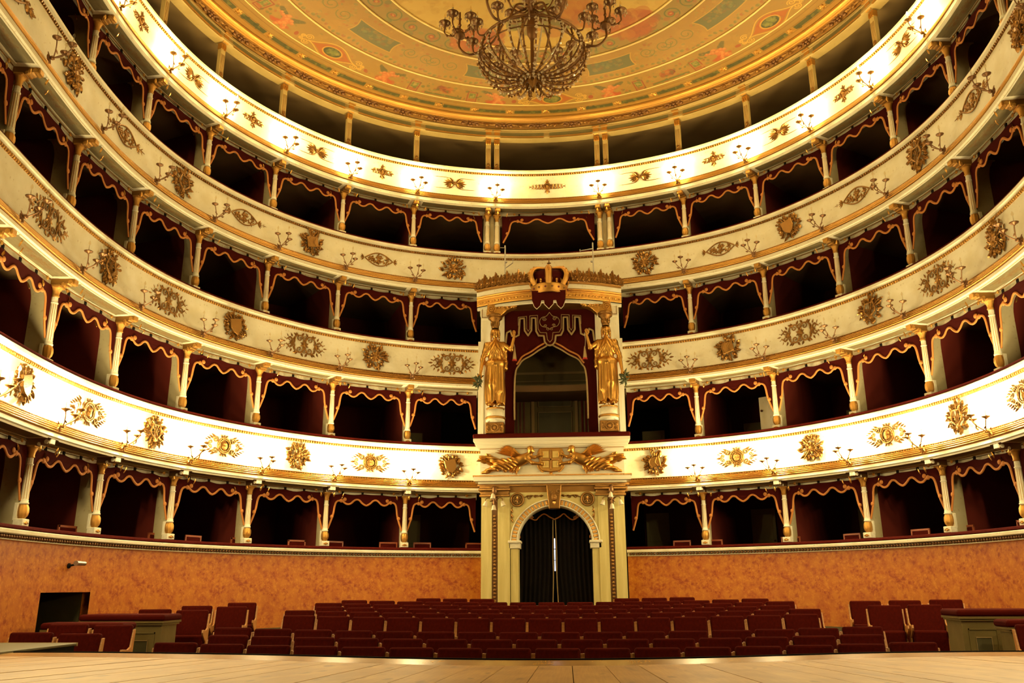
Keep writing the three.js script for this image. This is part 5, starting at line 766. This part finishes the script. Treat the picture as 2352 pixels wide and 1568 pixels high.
    part('lion_head', K(merge([ball(0.075, s * 0.86, 6.68, ZR + 0.2, [1, 1, 1], 12, 8), ball(0.04, s * 0.81, 6.65, ZR + 0.25), ...Array.from({ length: 9 }, (_, i) => leaf(s * 0.88, 6.69, i * 2 * PI / 9, 0.1, 0.05, ZR + 0.19))])), M.gold, br);
  }
}
{ // crown
  const c = thing('crown', 'large gilt crown with cross over the royal box canopy', 'crown', null, [0.03, 6.79, ZR + 0.4]); const w = 0.46;
  part('rim', lathe([[w * 0.9, 0], [w * 0.98, 0.01], [w * 0.95, 0.04], [w * 1.0, 0.07], [w * 1.04, 0.17], [w * 1.08, 0.2], [w * 1.04, 0.23], [w * 0.95, 0.23], [w * 0.85, 0.05]], 36), M.gold, c);
  for (let i = 0; i < 18; i++) { const a = (i + 0.5) / 18 * 2 * PI; part('jewel', ball(0.03, w * 1.03 * Math.sin(a), 0.12, w * 1.03 * Math.cos(a), [1, 0.8, 0.6].map((v) => v), 8, 6), i % 2 ? std({ color: lin(0.12, 0.01, 0.01), roughness: 0.2 }) : M.bronze, c); }
  for (let i = 0; i < 8; i++) { const a = i / 8 * 2 * PI, pts = [[1.04, 0.22], [1.27, 0.33], [1.33, 0.46], [1.1, 0.6], [0.55, 0.67], [0.08, 0.69]], g = []; const crv = new THREE.CatmullRomCurve3(pts.map(([r, y]) => V(0, y, r * w))); const q = new THREE.TubeGeometry(crv, 16, 0.052, 6).scale(1.6, 1, 1); const arch = part('arch', q.rotateY(a), M.gold, c); part('pearls', merge(crv.getPoints(8).slice(1, 8).map((v) => ball(0.024, 0, v.y + 0.035, v.z * 1.05))).rotateY(a), M.gold, arch); part('leaf', merge([-0.6, 0, 0.6].map((e) => leaf(0, 0.2, PI / 2 + e, 0.17, 0.08, w * 1.07))).rotateY(a), M.gold, arch); }
  for (let i = 0; i < 8; i++) { const a = (i + 0.5) / 8 * 2 * PI; part('finial', merge([ball(0.035, 0, 0.3, w * 1.08), bar([0, 0.22, w * 1.06], [0, 0.3, w * 1.08], 0.016), dome(0, 0.25, 0.03, 0.8, w * 1.08)]).rotateY(a), M.gold, c); }
  part('cap', lathe([[w * 0.92, 0.2], [w * 1.12, 0.35], [w * 1.14, 0.46], [w * 0.95, 0.57], [w * 0.5, 0.63], [0.02, 0.66]], 28), M.drape, c);
  part('orb', merge([ball(0.085, 0, 0.72, 0, [1, 1, 1], 14, 10), ring(0.087, 0.012, 0, 0.72, 0).rotateX(0), ...[-1, 1].map((s) => ball(0.06, s * 0.12, 0.66, 0.02, [1.2, 0.9, 1]))]), M.gilt, c);
  part('cross', merge([box(0.025, 0.16, 0.025, 0, 0.88, 0), box(0.1, 0.025, 0.025, 0, 0.89, 0)]), M.bronze, c);
}
// caryatids on pedestals
{
  const cg = caryatidGeo(), mg = mirrorX(cg);
  const basket = merge([lathe([[0.085, 0], [0.1, 0.02], [0.088, 0.04], [0.1, 0.15], [0.12, 0.2], [0.17, 0.24], [0.175, 0.27], [0.15, 0.28], [0.16, 0.3], [0.18, 0.31], [0.18, 0.34], [0.001, 0.34]], 20), ...Array.from({ length: 12 }, (_, i) => at(leaf(0, 0, PI / 2, 0.17, 0.055), 0, 0, 0.09).rotateY(i * PI / 6).translate(0, 0.05, 0)), ...Array.from({ length: 20 }, (_, i) => ball(0.016, 0.16, 0.25, 0, [1, 1, 1], 6, 4).rotateY(i * PI / 10))]);
  for (const s of [-1, 1]) {
    const x = s * 1.335 + (s > 0 ? 0.05 : 0);
    const d = thing('pedestal', `round cream and gilt pedestal under the ${s < 0 ? 'left' : 'right'} gilt statue`, 'pedestal', 'statue pedestals', [x, 3.48, ZR + 0.05]);
    part('carved_block', merge([rbox(0.44, 0.26, 0.4, 0.02, 0, 0.13, 0), ring(0.085, 0.02, 0, 0.13, 0.2), dome(0, 0.13, 0.05, 0.5, 0.2), ...[-1, 1].map((q) => spiral(q * 0.15, 0.17, 0.05, 1.3, 0, q, 0.012, 0.2)), ...[-1, 1].map((q) => spiral(q * 0.15, 0.08, 0.04, 1.3, 0, -q, 0.012, 0.2)), ...[-0.17, 0.17].map((q) => leaf(q, 0.12, PI / 2, 0.1, 0.05, 0.2))]), M.gilt, d);
    part('drum', lathe([[0.001, 0.26], [0.225, 0.26], [0.225, 0.345], [0.21, 0.36], [0.2, 0.45], [0.2, 0.6], [0.001, 0.605]], 28), M.plaster, d);
    part('gilt_ring', merge([lathe([[0.21, 0.355], [0.245, 0.37], [0.25, 0.39], [0.235, 0.41], [0.2, 0.42]], 28), lathe([[0.2, 0.59], [0.22, 0.6], [0.225, 0.62], [0.2, 0.635], [0.001, 0.64]], 28)]), M.gold, d);
    const c = thing('caryatid_statue', `gilt draped woman statue raising an arm, ${s < 0 ? 'left' : 'right'} of the royal box opening`, 'statue', 'gilt caryatids', [x, 4.12, ZR + 0.1]);
    part('figure', s < 0 ? cg : mg, M.gold, c);
    part('basket_capital', basket.clone().translate(0, 1.99, 0), M.gilt, c);
    const wr = []; reseed(9); for (let i = 0; i < 26; i++) { const a = rnd() * 2 * PI; wr.push(at(leaf(0, 0, a, 0.13 + rnd() * 0.05, 0.05), s * (0.37 + rnd() * 0.06) , 0.76 - rnd() * 0.22, 0.07 + rnd() * 0.06, rnd() - 0.5, rnd() - 0.5, 0)); }
    part('laurel_sprig', merge(wr), M.leafGreen, c);
  }
}
// hangings of the royal box
{
  const yTop = 6.72, zc = ZR - 0.42;
  const trimL = [[-1.11, 5.86], [-1.08, 6.13], [-0.99, 6.18], [-0.95, 6.04], [-0.85, 6.02], [-0.78, 6.06], [-0.75, 6.49], [-0.64, 6.5], [-0.63, 6.17], [-0.545, 6.04], [-0.46, 6.17], [-0.45, 6.5], [-0.35, 6.5], [-0.34, 6.15], [-0.28, 6.03], [-0.15, 6.02], [-0.13, 5.86], [-0.07, 5.78], [0, 5.765]];
  const full = [...trimL, ...trimL.slice(0, -1).reverse().map(([a, b]) => [-a, b])];
  const lam = thing('lambrequin', 'dark crimson stepped lambrequin with gold braid in the royal box', 'curtain', null, [0, 5.7, zc + 0.06]); const Y = (g) => g.translate(0, -5.7, 0);
  const poly = (pts, r, z = 0) => merge(pts.slice(1).map((p, i) => bar([...pts[i], z], [...p, z], r, r, 5)).concat(pts.slice(1, -1).map((p) => ball(r, p[0], p[1], z, [1, 1, 1], 5, 4))));
  part('cloth', Y(extrude([...full, [1.2, 5.8], [1.2, yTop], [-1.2, yTop], [-1.2, 5.8]], 0.02)), M.drape, lam);
  part('broad_braid', Y(poly(full, 0.024, 0.025).scale(1, 1, 1)), M.dullTrim, lam);
  const l2 = [[-0.79, 6.31], [-0.79, 6.53], [-0.58, 6.55], [-0.58, 6.22], [-0.54, 6.15], [-0.5, 6.22], [-0.5, 6.56], [-0.3, 6.57], [-0.29, 6.21], [-0.24, 6.11], [-0.08, 6.1], [-0.06, 5.92], [0, 5.85]];
  part('fine_braid', Y(poly([...l2, ...l2.slice(0, -1).reverse().map(([a, b]) => [-a, b])], 0.008, 0.024)), M.dullTrim, lam);
  part('embroidery', Y(merge([-1, 1].flatMap((s) => [curl([[0, 6.64], [s * 0.08, 6.54], [s * 0.2, 6.5], [s * 0.25, 6.4], [s * 0.2, 6.28], [s * 0.08, 6.24], [0, 6.19]], 0.009, 0.025), spiral(s * 0.13, 6.47, 0.055, 1.5, 0, s, 0.008, 0.025), spiral(s * 0.11, 6.29, 0.045, 1.5, PI, -s, 0.008, 0.025), ring(0.03, 0.007, s * 0.045, 6.2, 0.025, 12, 4)]))), M.dullTrim, lam);
  // side drapes drawn back under an arched edge
  for (const s of [-1, 1]) {
    const d = thing('royal_drape', `dark crimson drape gathered to the ${s < 0 ? 'left' : 'right'} of the royal box`, 'curtain', 'royal box drapes', [0, 3.5, zc]); const D = (g) => g.translate(0, -3.5, 0);
    const edgeP = [[0, 5.84], [-0.1, 5.76], [-0.28, 5.66], [-0.47, 5.53], [-0.7, 5.4], [-0.78, 5.28], [-0.84, 5.2], [-0.88, 5.0], [-0.9, 4.4], [-0.9, 3.9]].map(([x, y]) => [-s * x, y]);
    const out = [...edgeP, [s * 0.92, 3.5], [s * 1.2, 3.5], [s * 1.2, 6.6], [0, 6.6]];
    const g = extrude(s < 0 ? out : out.slice().reverse(), 0.02); { const p = g.attributes.position; for (let i = 0; i < p.count; i++) p.setZ(i, p.getZ(i) + 0.02 * Math.sin(p.getX(i) * 30)); g.computeVertexNormals(); }
    part('cloth', D(g), M.drape, d);
    part('outer_braid', D(tube(edgeP.slice(0, 7).map(([x, y], i) => [x, y + 0.1, 0.05]), 0.024, 30, 5)), M.trim, d);
    part('inner_braid', D(tube(edgeP.map(([x, y]) => [x, y, 0.045]), 0.022, 40, 5)), M.dullTrim, d);
    const tz = thing('tassel', `pale hanging tassel with red base by the ${s < 0 ? 'left' : 'right'} statue's raised hand`, 'tassel', 'royal box tassels', [s * 0.86, 5.28, ZR + 0.08]);
    part('cord', tube([[0.0, 0.66, 0.04], [s * 0.02, 0.5, 0.02], [0.01, 0.3, 0]], 0.008, 12, 5), M.candle, tz); part('tassel_body', lathe([[0.012, 0.33], [0.02, 0.28], [0.03, 0.2], [0.05, 0.03], [0.05, 0.02]], 12), M.dullTrim, tz); part('fringe', lathe([[0.05, 0.035], [0.065, 0.0], [0.03, -0.005]], 12), std({ color: lin(0.4, 0.02, 0.01), roughness: 0.8 }), tz);
  }
  const cd = thing('crown_hanging', 'small crimson scalloped hanging below the crown', 'curtain', null, [0.02, 6.36, ZR + 0.74]); const C = (g) => g.translate(0, -6.5, 0);
  const cp = [[-0.4, 6.71], [-0.35, 6.57], [-0.29, 6.51], [-0.2, 6.6], [-0.17, 6.72], [-0.12, 6.72], [-0.11, 6.63], [0, 6.51]], cf = [...cp, ...cp.slice(0, -1).reverse().map(([a, b]) => [-a, b])];
  part('cloth', C(extrude([...cf, [0.41, 6.98], [-0.41, 6.98]], 0.015)), M.drape, cd); part('braid', C(poly(cf, 0.008, 0.02)), M.candle, cd);
  const pl = thing('light_pole', 'thin metal pole with hook rising left of the crown', 'pole', 'metal poles on the canopy', [-1.07, 7.12, ZR + 0.3]);
  part('pole', bar([0, 0, 0], [0, 1.12, -0.02], 0.018), M.metal, pl); part('hook', merge([bar([0, 0.5, 0], [0.2, 0.62, 0.05], 0.012), bar([0.2, 0.62, 0.05], [0.2, 0.72, 0.05], 0.01), bar([0, 1.05, 0], [-0.12, 1.05, 0.02], 0.01), ball(0.03, 0.03, 0.66, 0.02)]), M.metal, pl);
  const p2 = thing('light_pole', 'thin metal pole with long arm rising right of the crown', 'pole', 'metal poles on the canopy', [1.13, 7.12, ZR + 0.3]);
  part('pole', bar([0, 0, 0], [0, 1.12, -0.02], 0.018), M.metal, p2); part('arm', merge([bar([0, 0.95, 0], [-0.32, 0.88, 0.06], 0.012), ball(0.03, -0.04, 0.6, 0.02), bar([-0.32, 0.86, 0.06], [-0.32, 0.92, 0.06], 0.012)]), M.metal, p2);
}
// the room behind
{
  const zb = ZR - 2.2, r = new THREE.Group(); r.name = 'wall_royal_room'; r.position.set(0, 3.2, zb); scene.add(r); tag(r, 'dim panelled room of the royal box', 'room', null, 'structure');
  part('rear_panelling', spanBox(-1.72, 1.72, 0, 3.9, 0, -0.1), M.olive, r);
  part('side_panelling', merge([spanBox(-1.72, -1.62, 0, 3.9, 0, 1.36), spanBox(1.62, 1.72, 0, 3.9, 0, 1.36)]), M.boxWall, r);
  part('room_ceiling', spanBox(-1.72, 1.72, 3.8, 3.9, 0, 1.36), M.boxWood, r); part('room_floor', spanBox(-1.72, 1.72, -0.1, 0, 0, 1.36), M.boxWood, r);
  part('cornice', merge([spanBox(-1.62, 1.62, 2.28, 2.34, 0.03, 0), spanBox(-1.62, 1.62, 1.96, 2.0, 0.03, 0), spanBox(-1.62, 1.62, 2.08, 2.1, 0.02, 0)]), M.dullTrim, r);
  part('door_case', merge([spanBox(-0.58, -0.5, 0, 1.9, 0.04, 0), spanBox(0.58, 0.66, 0, 1.9, 0.04, 0), spanBox(-0.58, 0.66, 1.84, 1.92, 0.04, 0)]), M.dullTrim, r);
  part('door_panel', merge([spanBox(-0.4, 0.5, 1.38, 1.74, 0.03, 0), spanBox(-0.4, 0.5, 0.2, 1.24, 0.03, 0)]), M.oliveDark, r);
  part('panel_moulding', merge([[-0.4, 0.5, 1.38, 1.74], [-0.4, 0.5, 0.2, 1.24]].map(([a, b, c, d]) => merge([spanBox(a, b, c, c + 0.015, 0.04, 0), spanBox(a, b, d - 0.015, d, 0.04, 0), spanBox(a, a + 0.015, c, d, 0.04, 0), spanBox(b - 0.015, b, c, d, 0.04, 0)]))), M.dullTrim, r);
  for (const s of [-1, 1]) part('wall_stripe', merge([0.75, 0.85, 0.95].map((q) => spanBox(s * q, s * (q + 0.05), 0, 1.9, 0.02, 0))), s > 0 ? M.boxWall : M.darkWood, r);
}
// ------------------------------------------------------------------ stalls seats
function seatParts(c) {
  const back = rbox(0.512, 0.66, 0.085, 0.03, 0, 0, 0); { const p = back.attributes.position; for (let i = 0; i < p.count; i++) { const x = p.getX(i), z = p.getZ(i); if (z > 0) p.setZ(i, z + 0.018 * (1 - (x / 0.25) ** 2)); } back.computeVertexNormals(); }
  part('backrest', at(back, 0, 0.57, -0.02, -0.16, 0, 0), M.velvet, c);
  part('seat_cushion', at(rbox(0.49, 0.44, 0.1, 0.035), 0, 0.3, 0.14, 0.14, 0, 0), M.velvet, c);
  const side = extrude([[-0.02, 0], [0.06, 0], [0.08, 0.4], [0.3, 0.52], [0.33, 0.56], [0.32, 0.6], [0.1, 0.585], [0.0, 0.62], [-0.06, 0.835], [-0.115, 0.835], [-0.07, 0.5]], 0.018, 0.003).rotateY(-PI / 2);
  for (const s of [-1, 1]) part('side_panel', side.clone().translate(s * 0.268 + 0.009, 0, 0), M.wood, c);
}
let seat0 = null; const SEAT_H = 0.89;
function putSeat(x, Z, turn, label, group) {
  const pos = [x, floorY(x, Z), -Z];
  if (!seat0) { seat0 = thing('theatre_seat', label, 'seat', group, pos, turn); seatParts(seat0); return; }
  const d = dup(seat0, pos, turn, label); d.userData.group = group;
}
const ROWS = [[10.1, 16], [10.96, 15], [11.8, 16], [13.78, 15], [14.66, 16], [15.5, 15], [16.36, 16], [17.2, 15]];
ROWS.forEach(([Z, n], r) => { for (let i = 0; i < n; i++) putSeat((i - (n - 1) / 2) * 0.56 + 0.02, Z + 0.02, 0, `crimson velvet seat, ${ORD[r + 1]} full stalls row from the stage, ${ORD[i + 1]} from left`, 'stalls seats'); });
for (const [x0, w] of [[-2.57, 'left'], [1.54, 'right']]) for (let i = 0; i < 3; i++) putSeat(x0 + i * 0.56, 18.15, 0, `crimson velvet seat in the short rearmost row, ${w} of the portal, ${ORD[i + 1]} from left`, 'rearmost stalls seats');
// side blocks, turned a little towards the stage
const sideSeats = [[-6.2, 10.5, 0.14, 'front pair by the left platform, outer'], [-5.63, 10.6, 0.14, 'front pair by the left platform, inner'], [-6.33, 11.5, 0.14, 'second pair on the left, outer'], [-5.76, 11.61, 0.14, 'second pair on the left, inner'],
  [-6.34, 13.93, 0.2, 'behind the left barrier, outer of the front pair'], [-5.77, 14.06, 0.2, 'behind the left barrier, inner of the front pair'], [-6.04, 14.83, 0.2, 'left block, outer of the second pair'], [-5.47, 14.96, 0.2, 'left block, inner of the second pair'], [-5.62, 15.8, 0.2, 'left block, single rear one'],
  [5.52, 15.75, -0.2, 'right block, innermost of the rear three'], [6.1, 15.5, -0.2, 'right block, middle of the rear three'], [6.68, 15.25, -0.2, 'right block, outermost of the rear three'], [5.5, 14.75, -0.2, 'right block, inner of the front pair'], [6.06, 14.55, -0.2, 'right block, outer of the front pair'], [6.15, 11.3, -0.14, 'far right, below the second barrier']];
for (const [x, Z, turn, w] of sideSeats) putSeat(x, Z, turn, `crimson velvet side seat, ${w}`, 'side seats');

// panelled barriers with padded tops
function barrier(label, x0, x1, Z, depth, topY, turn = 0) {
  const y0 = Math.min(floorY(x0, Z), floorY(x1, Z)), h = topY - y0, w = Math.abs(x1 - x0), b = thing('barrier', label, 'barrier', 'panelled stalls barriers', [(x0 + x1) / 2, y0, -Z], turn);
  part('body', spanBox(-w / 2, w / 2, 0, h - 0.11, -depth / 2, depth / 2), M.olive, b);
  part('cornice', merge([spanBox(-w / 2 - 0.03, w / 2 + 0.03, h - 0.14, h - 0.11, -depth / 2 - 0.03, depth / 2 + 0.03), spanBox(-w / 2 - 0.05, w / 2 + 0.05, h - 0.11, h - 0.08, -depth / 2 - 0.05, depth / 2 + 0.05)]), M.olive, b);
  part('pad', rbox(w + 0.12, 0.1, depth + 0.12, 0.045, 0, h - 0.035, 0), M.velvet, b);
  const n = Math.max(1, Math.round(w / 0.62)), pw = w / n;
  for (let i = 0; i < n; i++) { const c = -w / 2 + (i + 0.5) * pw, q = part('panel_frame', merge([spanBox(c - pw * 0.36, c + pw * 0.36, h - 0.26, h - 0.24, depth / 2, depth / 2 + 0.012), spanBox(c - pw * 0.36, c - pw * 0.34, 0.1, h - 0.24, depth / 2, depth / 2 + 0.012), spanBox(c + pw * 0.34, c + pw * 0.36, 0.1, h - 0.24, depth / 2, depth / 2 + 0.012)]), M.olive, b); part('inset_panel', spanBox(c - pw * 0.19, c + pw * 0.19, 0.12, h - 0.36, depth / 2 - 0.005, depth / 2 + 0.006), M.oliveDark, q); part('inset_fillet', merge([spanBox(c - pw * 0.2, c + pw * 0.2, h - 0.365, h - 0.355, depth / 2, depth / 2 + 0.014), spanBox(c - pw * 0.2, c - pw * 0.19, 0.12, h - 0.36, depth / 2, depth / 2 + 0.014), spanBox(c + pw * 0.19, c + pw * 0.2, 0.12, h - 0.36, depth / 2, depth / 2 + 0.014)]), M.dullTrim, q); }
  return b;
}
barrier('olive panelled barrier with dark red pad below the left doorway, rear one', -6.95, -5.72, 13.2, 0.5, -0.41, 0);
barrier('olive barrier with dark red pad behind the left second pair of seats', -7.1, -5.98, 12.4, 0.3, -0.5, 0);
barrier('olive panelled barrier with dark pad beside the right block of seats', 5.92, 7.0, 13.2, 0.5, -0.37, 0);
barrier('olive barrier with dark pad at the far right edge', 6.2, 7.1, 12.3, 0.3, -0.48, 0);
// small platform at the left end of the stage
{
  const p = thing('platform', 'low black platform with pale top at the left end of the stage', 'platform', null, [-5.95, -1.62, -9.15]);
  part('deck', rbox(1.4, 0.03, 1.75, 0.01, -0.05, 0.985, 0), std({ color: lin(0.1, 0.085, 0.035), roughness: 0.5 }), p); part('skirt', spanBox(-0.73, 0.63, 0.0, 0.97, -0.86, 0.86), M.black, p); part('edge_strip', spanBox(-0.74, 0.65, 0.965, 1.003, -0.895, -0.875), M.dullTrim, p);
}
// chairs standing in the ground-row boxes: only their backs show over the cushion
{
  let c0 = null;
  const list = [[-5.7, 'sixth'], [-4.62, 'fifth'], [-4.2, 'fifth'], [-3.62, 'fourth'], [-2.95, 'third'], [-2.5, 'third'], [-1.85, 'second'], [-1.48, 'second'], [-0.92, 'first'], [1.42, 'first'], [1.75, 'second'], [2.62, 'third'], [3.35, 'fourth'], [4.12, 'fifth'], [4.6, 'fifth'], [5.32, 'sixth']];
  list.forEach(([u, o], i) => {
    const uu = u, [x, z] = on(uu, -0.72), pos = [x, 0.1, z], turn = turnAt(uu) + (i % 3 - 1) * 0.1, label = `red-backed chair in a ground-row box, ${ORD[i < 9 ? 9 - i : i - 8]} ${i < 9 ? 'left' : 'right'} of the portal`;
    if (c0) { dup(c0, pos, turn, label); return; }
    const c = c0 = thing('box_chair', label, 'chair', 'chairs in the ground-row boxes', pos, turn);
    part('back_frame', merge([box(0.03, 0.9, 0.03, -0.2, 0.45, 0.2), box(0.03, 0.9, 0.03, 0.2, 0.45, 0.2), box(0.43, 0.035, 0.03, 0, 0.885, 0.2), box(0.43, 0.03, 0.03, 0, 0.55, 0.2)]), std({ color: lin(0.3, 0.07, 0.025), roughness: 0.4 }), c);
    part('back_pad', rbox(0.36, 0.3, 0.03, 0.012, 0, 0.71, 0.2), M.velvet, c); part('seat', rbox(0.43, 0.07, 0.42, 0.025, 0, 0.44, 0.0), M.velvet, c);
    for (const sx_ of [-0.18, 0.18]) part('leg', bar([sx_, 0, -0.18], [sx_, 0.42, -0.18], 0.016, 0.02), M.darkWood, c);
  });
}
// pale door standing open in the second box right of the royal box, second row
{
  const u = 2.462, [x, z] = on(u, -0.9), d = thing('open_door', 'pale door standing open in the second-row box, second right of the royal box', 'door', null, [x, TIER[1].under + 0.16, z], turnAt(u));
  part('door_leaf', rbox(0.6, 1.95, 0.045, 0.008, 0, 0.975, 0), M.plaster, d); part('knob', merge([ball(0.028, -0.24, 1.62, 0.045), bar([-0.24, 1.62, 0.02], [-0.24, 1.62, 0.045], 0.01)]), M.darkWood, d);
}
{ // small spotlight / camera on the left wall
  const u = uOfZ(-1, 13.27), [x, z] = on(u, 0.02), c = thing('wall_spotlight', 'small chrome spotlight on a bracket on the left orange wall', 'spotlight', null, [x, 0.35, z], turnAt(u));
  part('bracket', merge([bar([-0.06, -0.02, 0], [-0.06, 0.0, 0.12], 0.016), new THREE.CylinderGeometry(0.04, 0.04, 0.02, 12).rotateX(PI / 2).translate(-0.06, -0.02, 0.01)]), M.black, c); part('barrel', new THREE.CylinderGeometry(0.04, 0.035, 0.24, 14).rotateZ(PI / 2).translate(0.04, 0.02, 0.13), M.metal, c); part('lens', new THREE.CylinderGeometry(0.037, 0.037, 0.01, 14).rotateZ(PI / 2).translate(0.165, 0.02, 0.13), M.glass, c);
}
// ------------------------------------------------------------------ chandelier
{
  const c = thing('chandelier', 'large unlit bronze and crystal chandelier hanging from the ceiling', 'chandelier', null, [-0.07, 8.92, -14.05]);
  const H = 3.58;
  part('chain', merge([bar([0, 2.3, 0], [0, H, 0], 0.025), ...Array.from({ length: 6 }, (_, i) => ball(0.05, 0, 2.4 + i * 0.2, 0, [1, 0.7, 1]))]), M.bronze, c);
  part('stem', lathe([[0.02, 0.32], [0.05, 0.34], [0.035, 0.4], [0.035, 1.2], [0.06, 1.26], [0.1, 1.34], [0.11, 1.55], [0.07, 1.7], [0.05, 1.9], [0.12, 2.0], [0.1, 2.1], [0.03, 2.3]], 14), M.bronze, c);
  const crystal = phys({ color: lin(0.85, 0.72, 0.5), roughness: 0.12, metalness: 0.0, transmission: 0.35, thickness: 0, ior: 1.6, clearcoat: 1 });
  const drop = new THREE.OctahedronGeometry(0.03, 0).scale(0.7, 1.5, 0.7);
  // bottom bowl of beaded ribs
  const bowl = [[0.1, 0.38], [0.45, 0.34], [0.82, 0.46], [1.03, 0.75], [0.98, 1.0]];
  for (let i = 0; i < 26; i++) { const a = i / 26 * 2 * PI, crv = new THREE.CatmullRomCurve3(bowl.map(([r, y]) => V(r, y, 0))), pts = crv.getPoints(13); const rb = part('rib', new THREE.TubeGeometry(crv, 14, 0.02, 5).rotateY(a), M.bronze, c); tag(part('bead_string', merge(pts.map((p, j) => at(j % 3 === 1 ? new THREE.OctahedronGeometry(0.042, 0) : new THREE.OctahedronGeometry(0.03, 0), p.x + 0.015, p.y - 0.035, 0, 0, 0, j))).rotateY(a), j3(i) ? crystal : M.gilt, rb), null, null, null, 'stuff'); }
  function j3(i) { return i % 2 === 0; }
  part('bowl_ring', merge([new THREE.TorusGeometry(0.99, 0.03, 6, 48).rotateX(PI / 2).translate(0, 1.02, 0), new THREE.TorusGeometry(0.14, 0.03, 6, 20).rotateX(PI / 2).translate(0, 0.39, 0), new THREE.TorusGeometry(1.0, 0.015, 5, 48).rotateX(PI / 2).translate(0, 0.8, 0)]), M.bronze, c);
  part('bottom_finial', merge([lathe([[0.001, 0.16], [0.05, 0.22], [0.09, 0.29], [0.13, 0.37]], 14), ...Array.from({ length: 8 }, (_, i) => at(leaf(0, 0, -PI / 2, 0.17, 0.07), 0, 0.32, 0.12, -0.4).rotateY(i * PI / 4))]), M.gilt, c);
  part('pendants', merge(Array.from({ length: 14 }, (_, i) => { const a = i / 14 * 2 * PI; return at(drop, 0.2 * Math.cos(a), 0.27, 0.2 * Math.sin(a)); }).concat(Array.from({ length: 40 }, (_, i) => { const a = i / 40 * 2 * PI; return at(drop, 1.03 * Math.cos(a), 0.93, 1.03 * Math.sin(a)); }))), crystal, c);
  // inner stays from the stem to the ring
  for (let i = 0; i < 12; i++) { const a = (i + 0.5) / 12 * 2 * PI; part('stay', merge([tube([[0.08, 0.44, 0], [0.4, 0.55, 0], [0.72, 0.75, 0], [0.95, 1.0, 0]], 0.016, 12, 5), ...[0.3, 0.5, 0.7].map((t) => at(new THREE.OctahedronGeometry(0.03, 0), 0.08 + 0.87 * t, 0.2 + 0.75 * t, 0))]).rotateY(a), crystal, c); }
  const cup = merge([lathe([[0.015, -0.1], [0.03, -0.07], [0.02, -0.04], [0.06, -0.02], [0.115, 0.02], [0.12, 0.035], [0.05, 0.02], [0.03, 0.06], [0.028, 0.07]], 14)]), cupDrops = merge(Array.from({ length: 8 }, (_, i) => { const a = i / 8 * 2 * PI; return at(drop, 0.11 * Math.cos(a), -0.03, 0.11 * Math.sin(a)); })), candle = merge([new THREE.CylinderGeometry(0.02, 0.02, 0.09, 8).translate(0, 0.11, 0)]), tip = lathe([[0.01, 0.15], [0.022, 0.18], [0.018, 0.21], [0.002, 0.26]], 8);
  const light = (parent, x, y, z) => { const k = part('candle_cup', at(cup, x, y, z), M.bronze, parent); part('crystal_drops', at(cupDrops, x, y, z), crystal, k); part('candle', at(candle, x, y, z), M.candle, k); part('unlit_bulb', at(tip, x, y, z), M.glass, k); };
  // ring of lights on the bowl
  for (let i = 0; i < 12; i++) { const a = i / 12 * 2 * PI, x = Math.cos(a), z = Math.sin(a); const r = part('short_arm', tube([[0.97 * x, 1.02, 0.97 * z], [1.12 * x, 0.98, 1.12 * z], [1.16 * x, 1.12, 1.16 * z]], 0.018, 8, 5), M.bronze, c); light(r, 1.16 * x, 1.22, 1.16 * z); }
  // six great arms carrying clusters
  for (let i = 0; i < 6; i++) {
    const a = i / 6 * 2 * PI + 0.03, ca = Math.cos(a), sa = Math.sin(a), P = (r, y) => [r * ca, y, r * sa];
    const arm = part('great_arm', merge([tube([P(0.1, 1.95), P(0.5, 1.7), P(0.75, 1.25), P(1.0, 1.02)], 0.022, 20, 6), tube([P(1.0, 1.02), P(1.25, 0.98), P(1.42, 1.15), P(1.42, 1.4)], 0.024, 16, 6), bar([1.42 * ca, 1.4, 1.42 * sa], [1.42 * ca, 1.95, 1.42 * sa], 0.022), ball(0.11, 1.42 * ca, 1.42, 1.42 * sa, [1, 0.8, 1], 12, 8), ...[1.52, 1.66, 1.8].map((y) => ball(0.035, 1.42 * ca, y, 1.42 * sa))]), M.bronze, c);
    for (let q = 0; q < 5; q++) { const b = a + q / 5 * 2 * PI, ex = 1.42 * ca + 0.3 * Math.cos(b), ez = 1.42 * sa + 0.3 * Math.sin(b), m = [1.42 * ca + 0.17 * Math.cos(b), 1.42, 1.42 * sa + 0.17 * Math.sin(b)]; const s = part('branch', merge([tube([[1.42 * ca, 1.46, 1.42 * sa], m, [ex, 1.5, ez], [ex, 1.6, ez]], 0.016, 10, 5), ...[0.3, 0.6, 0.85].map((t) => ball(0.028, lerp(1.42 * ca, ex, t), 1.44, lerp(1.42 * sa, ez, t), [1, 1, 1], 6, 4))]), M.bronze, c); light(s, ex, 1.7, ez); }
  }
  // upper hub with its own lights
  for (let i = 0; i < 6; i++) { const a = (i + 0.5) / 6 * 2 * PI, ca = Math.cos(a), sa = Math.sin(a); const s = part('upper_arm', merge([tube([[0.05 * ca, 1.9, 0.05 * sa], [0.2 * ca, 1.75, 0.2 * sa], [0.42 * ca, 1.8, 0.42 * sa], [0.5 * ca, 1.92, 0.5 * sa]], 0.018, 12, 5), at(leaf(0, 0, 0, 0.3, 0.09), 0.1, 1.86, 0).rotateY(-a)]), M.bronze, c); light(s, 0.5 * ca, 2.02, 0.5 * sa); }
  part('ceiling_rose', lathe([[0.001, H - 0.02], [0.25, H], [0.3, H + 0.03]], 20), M.gold, c);
}
for (const o of scene.children) o.position.y += LIFT;
renderer.render(scene, camera);
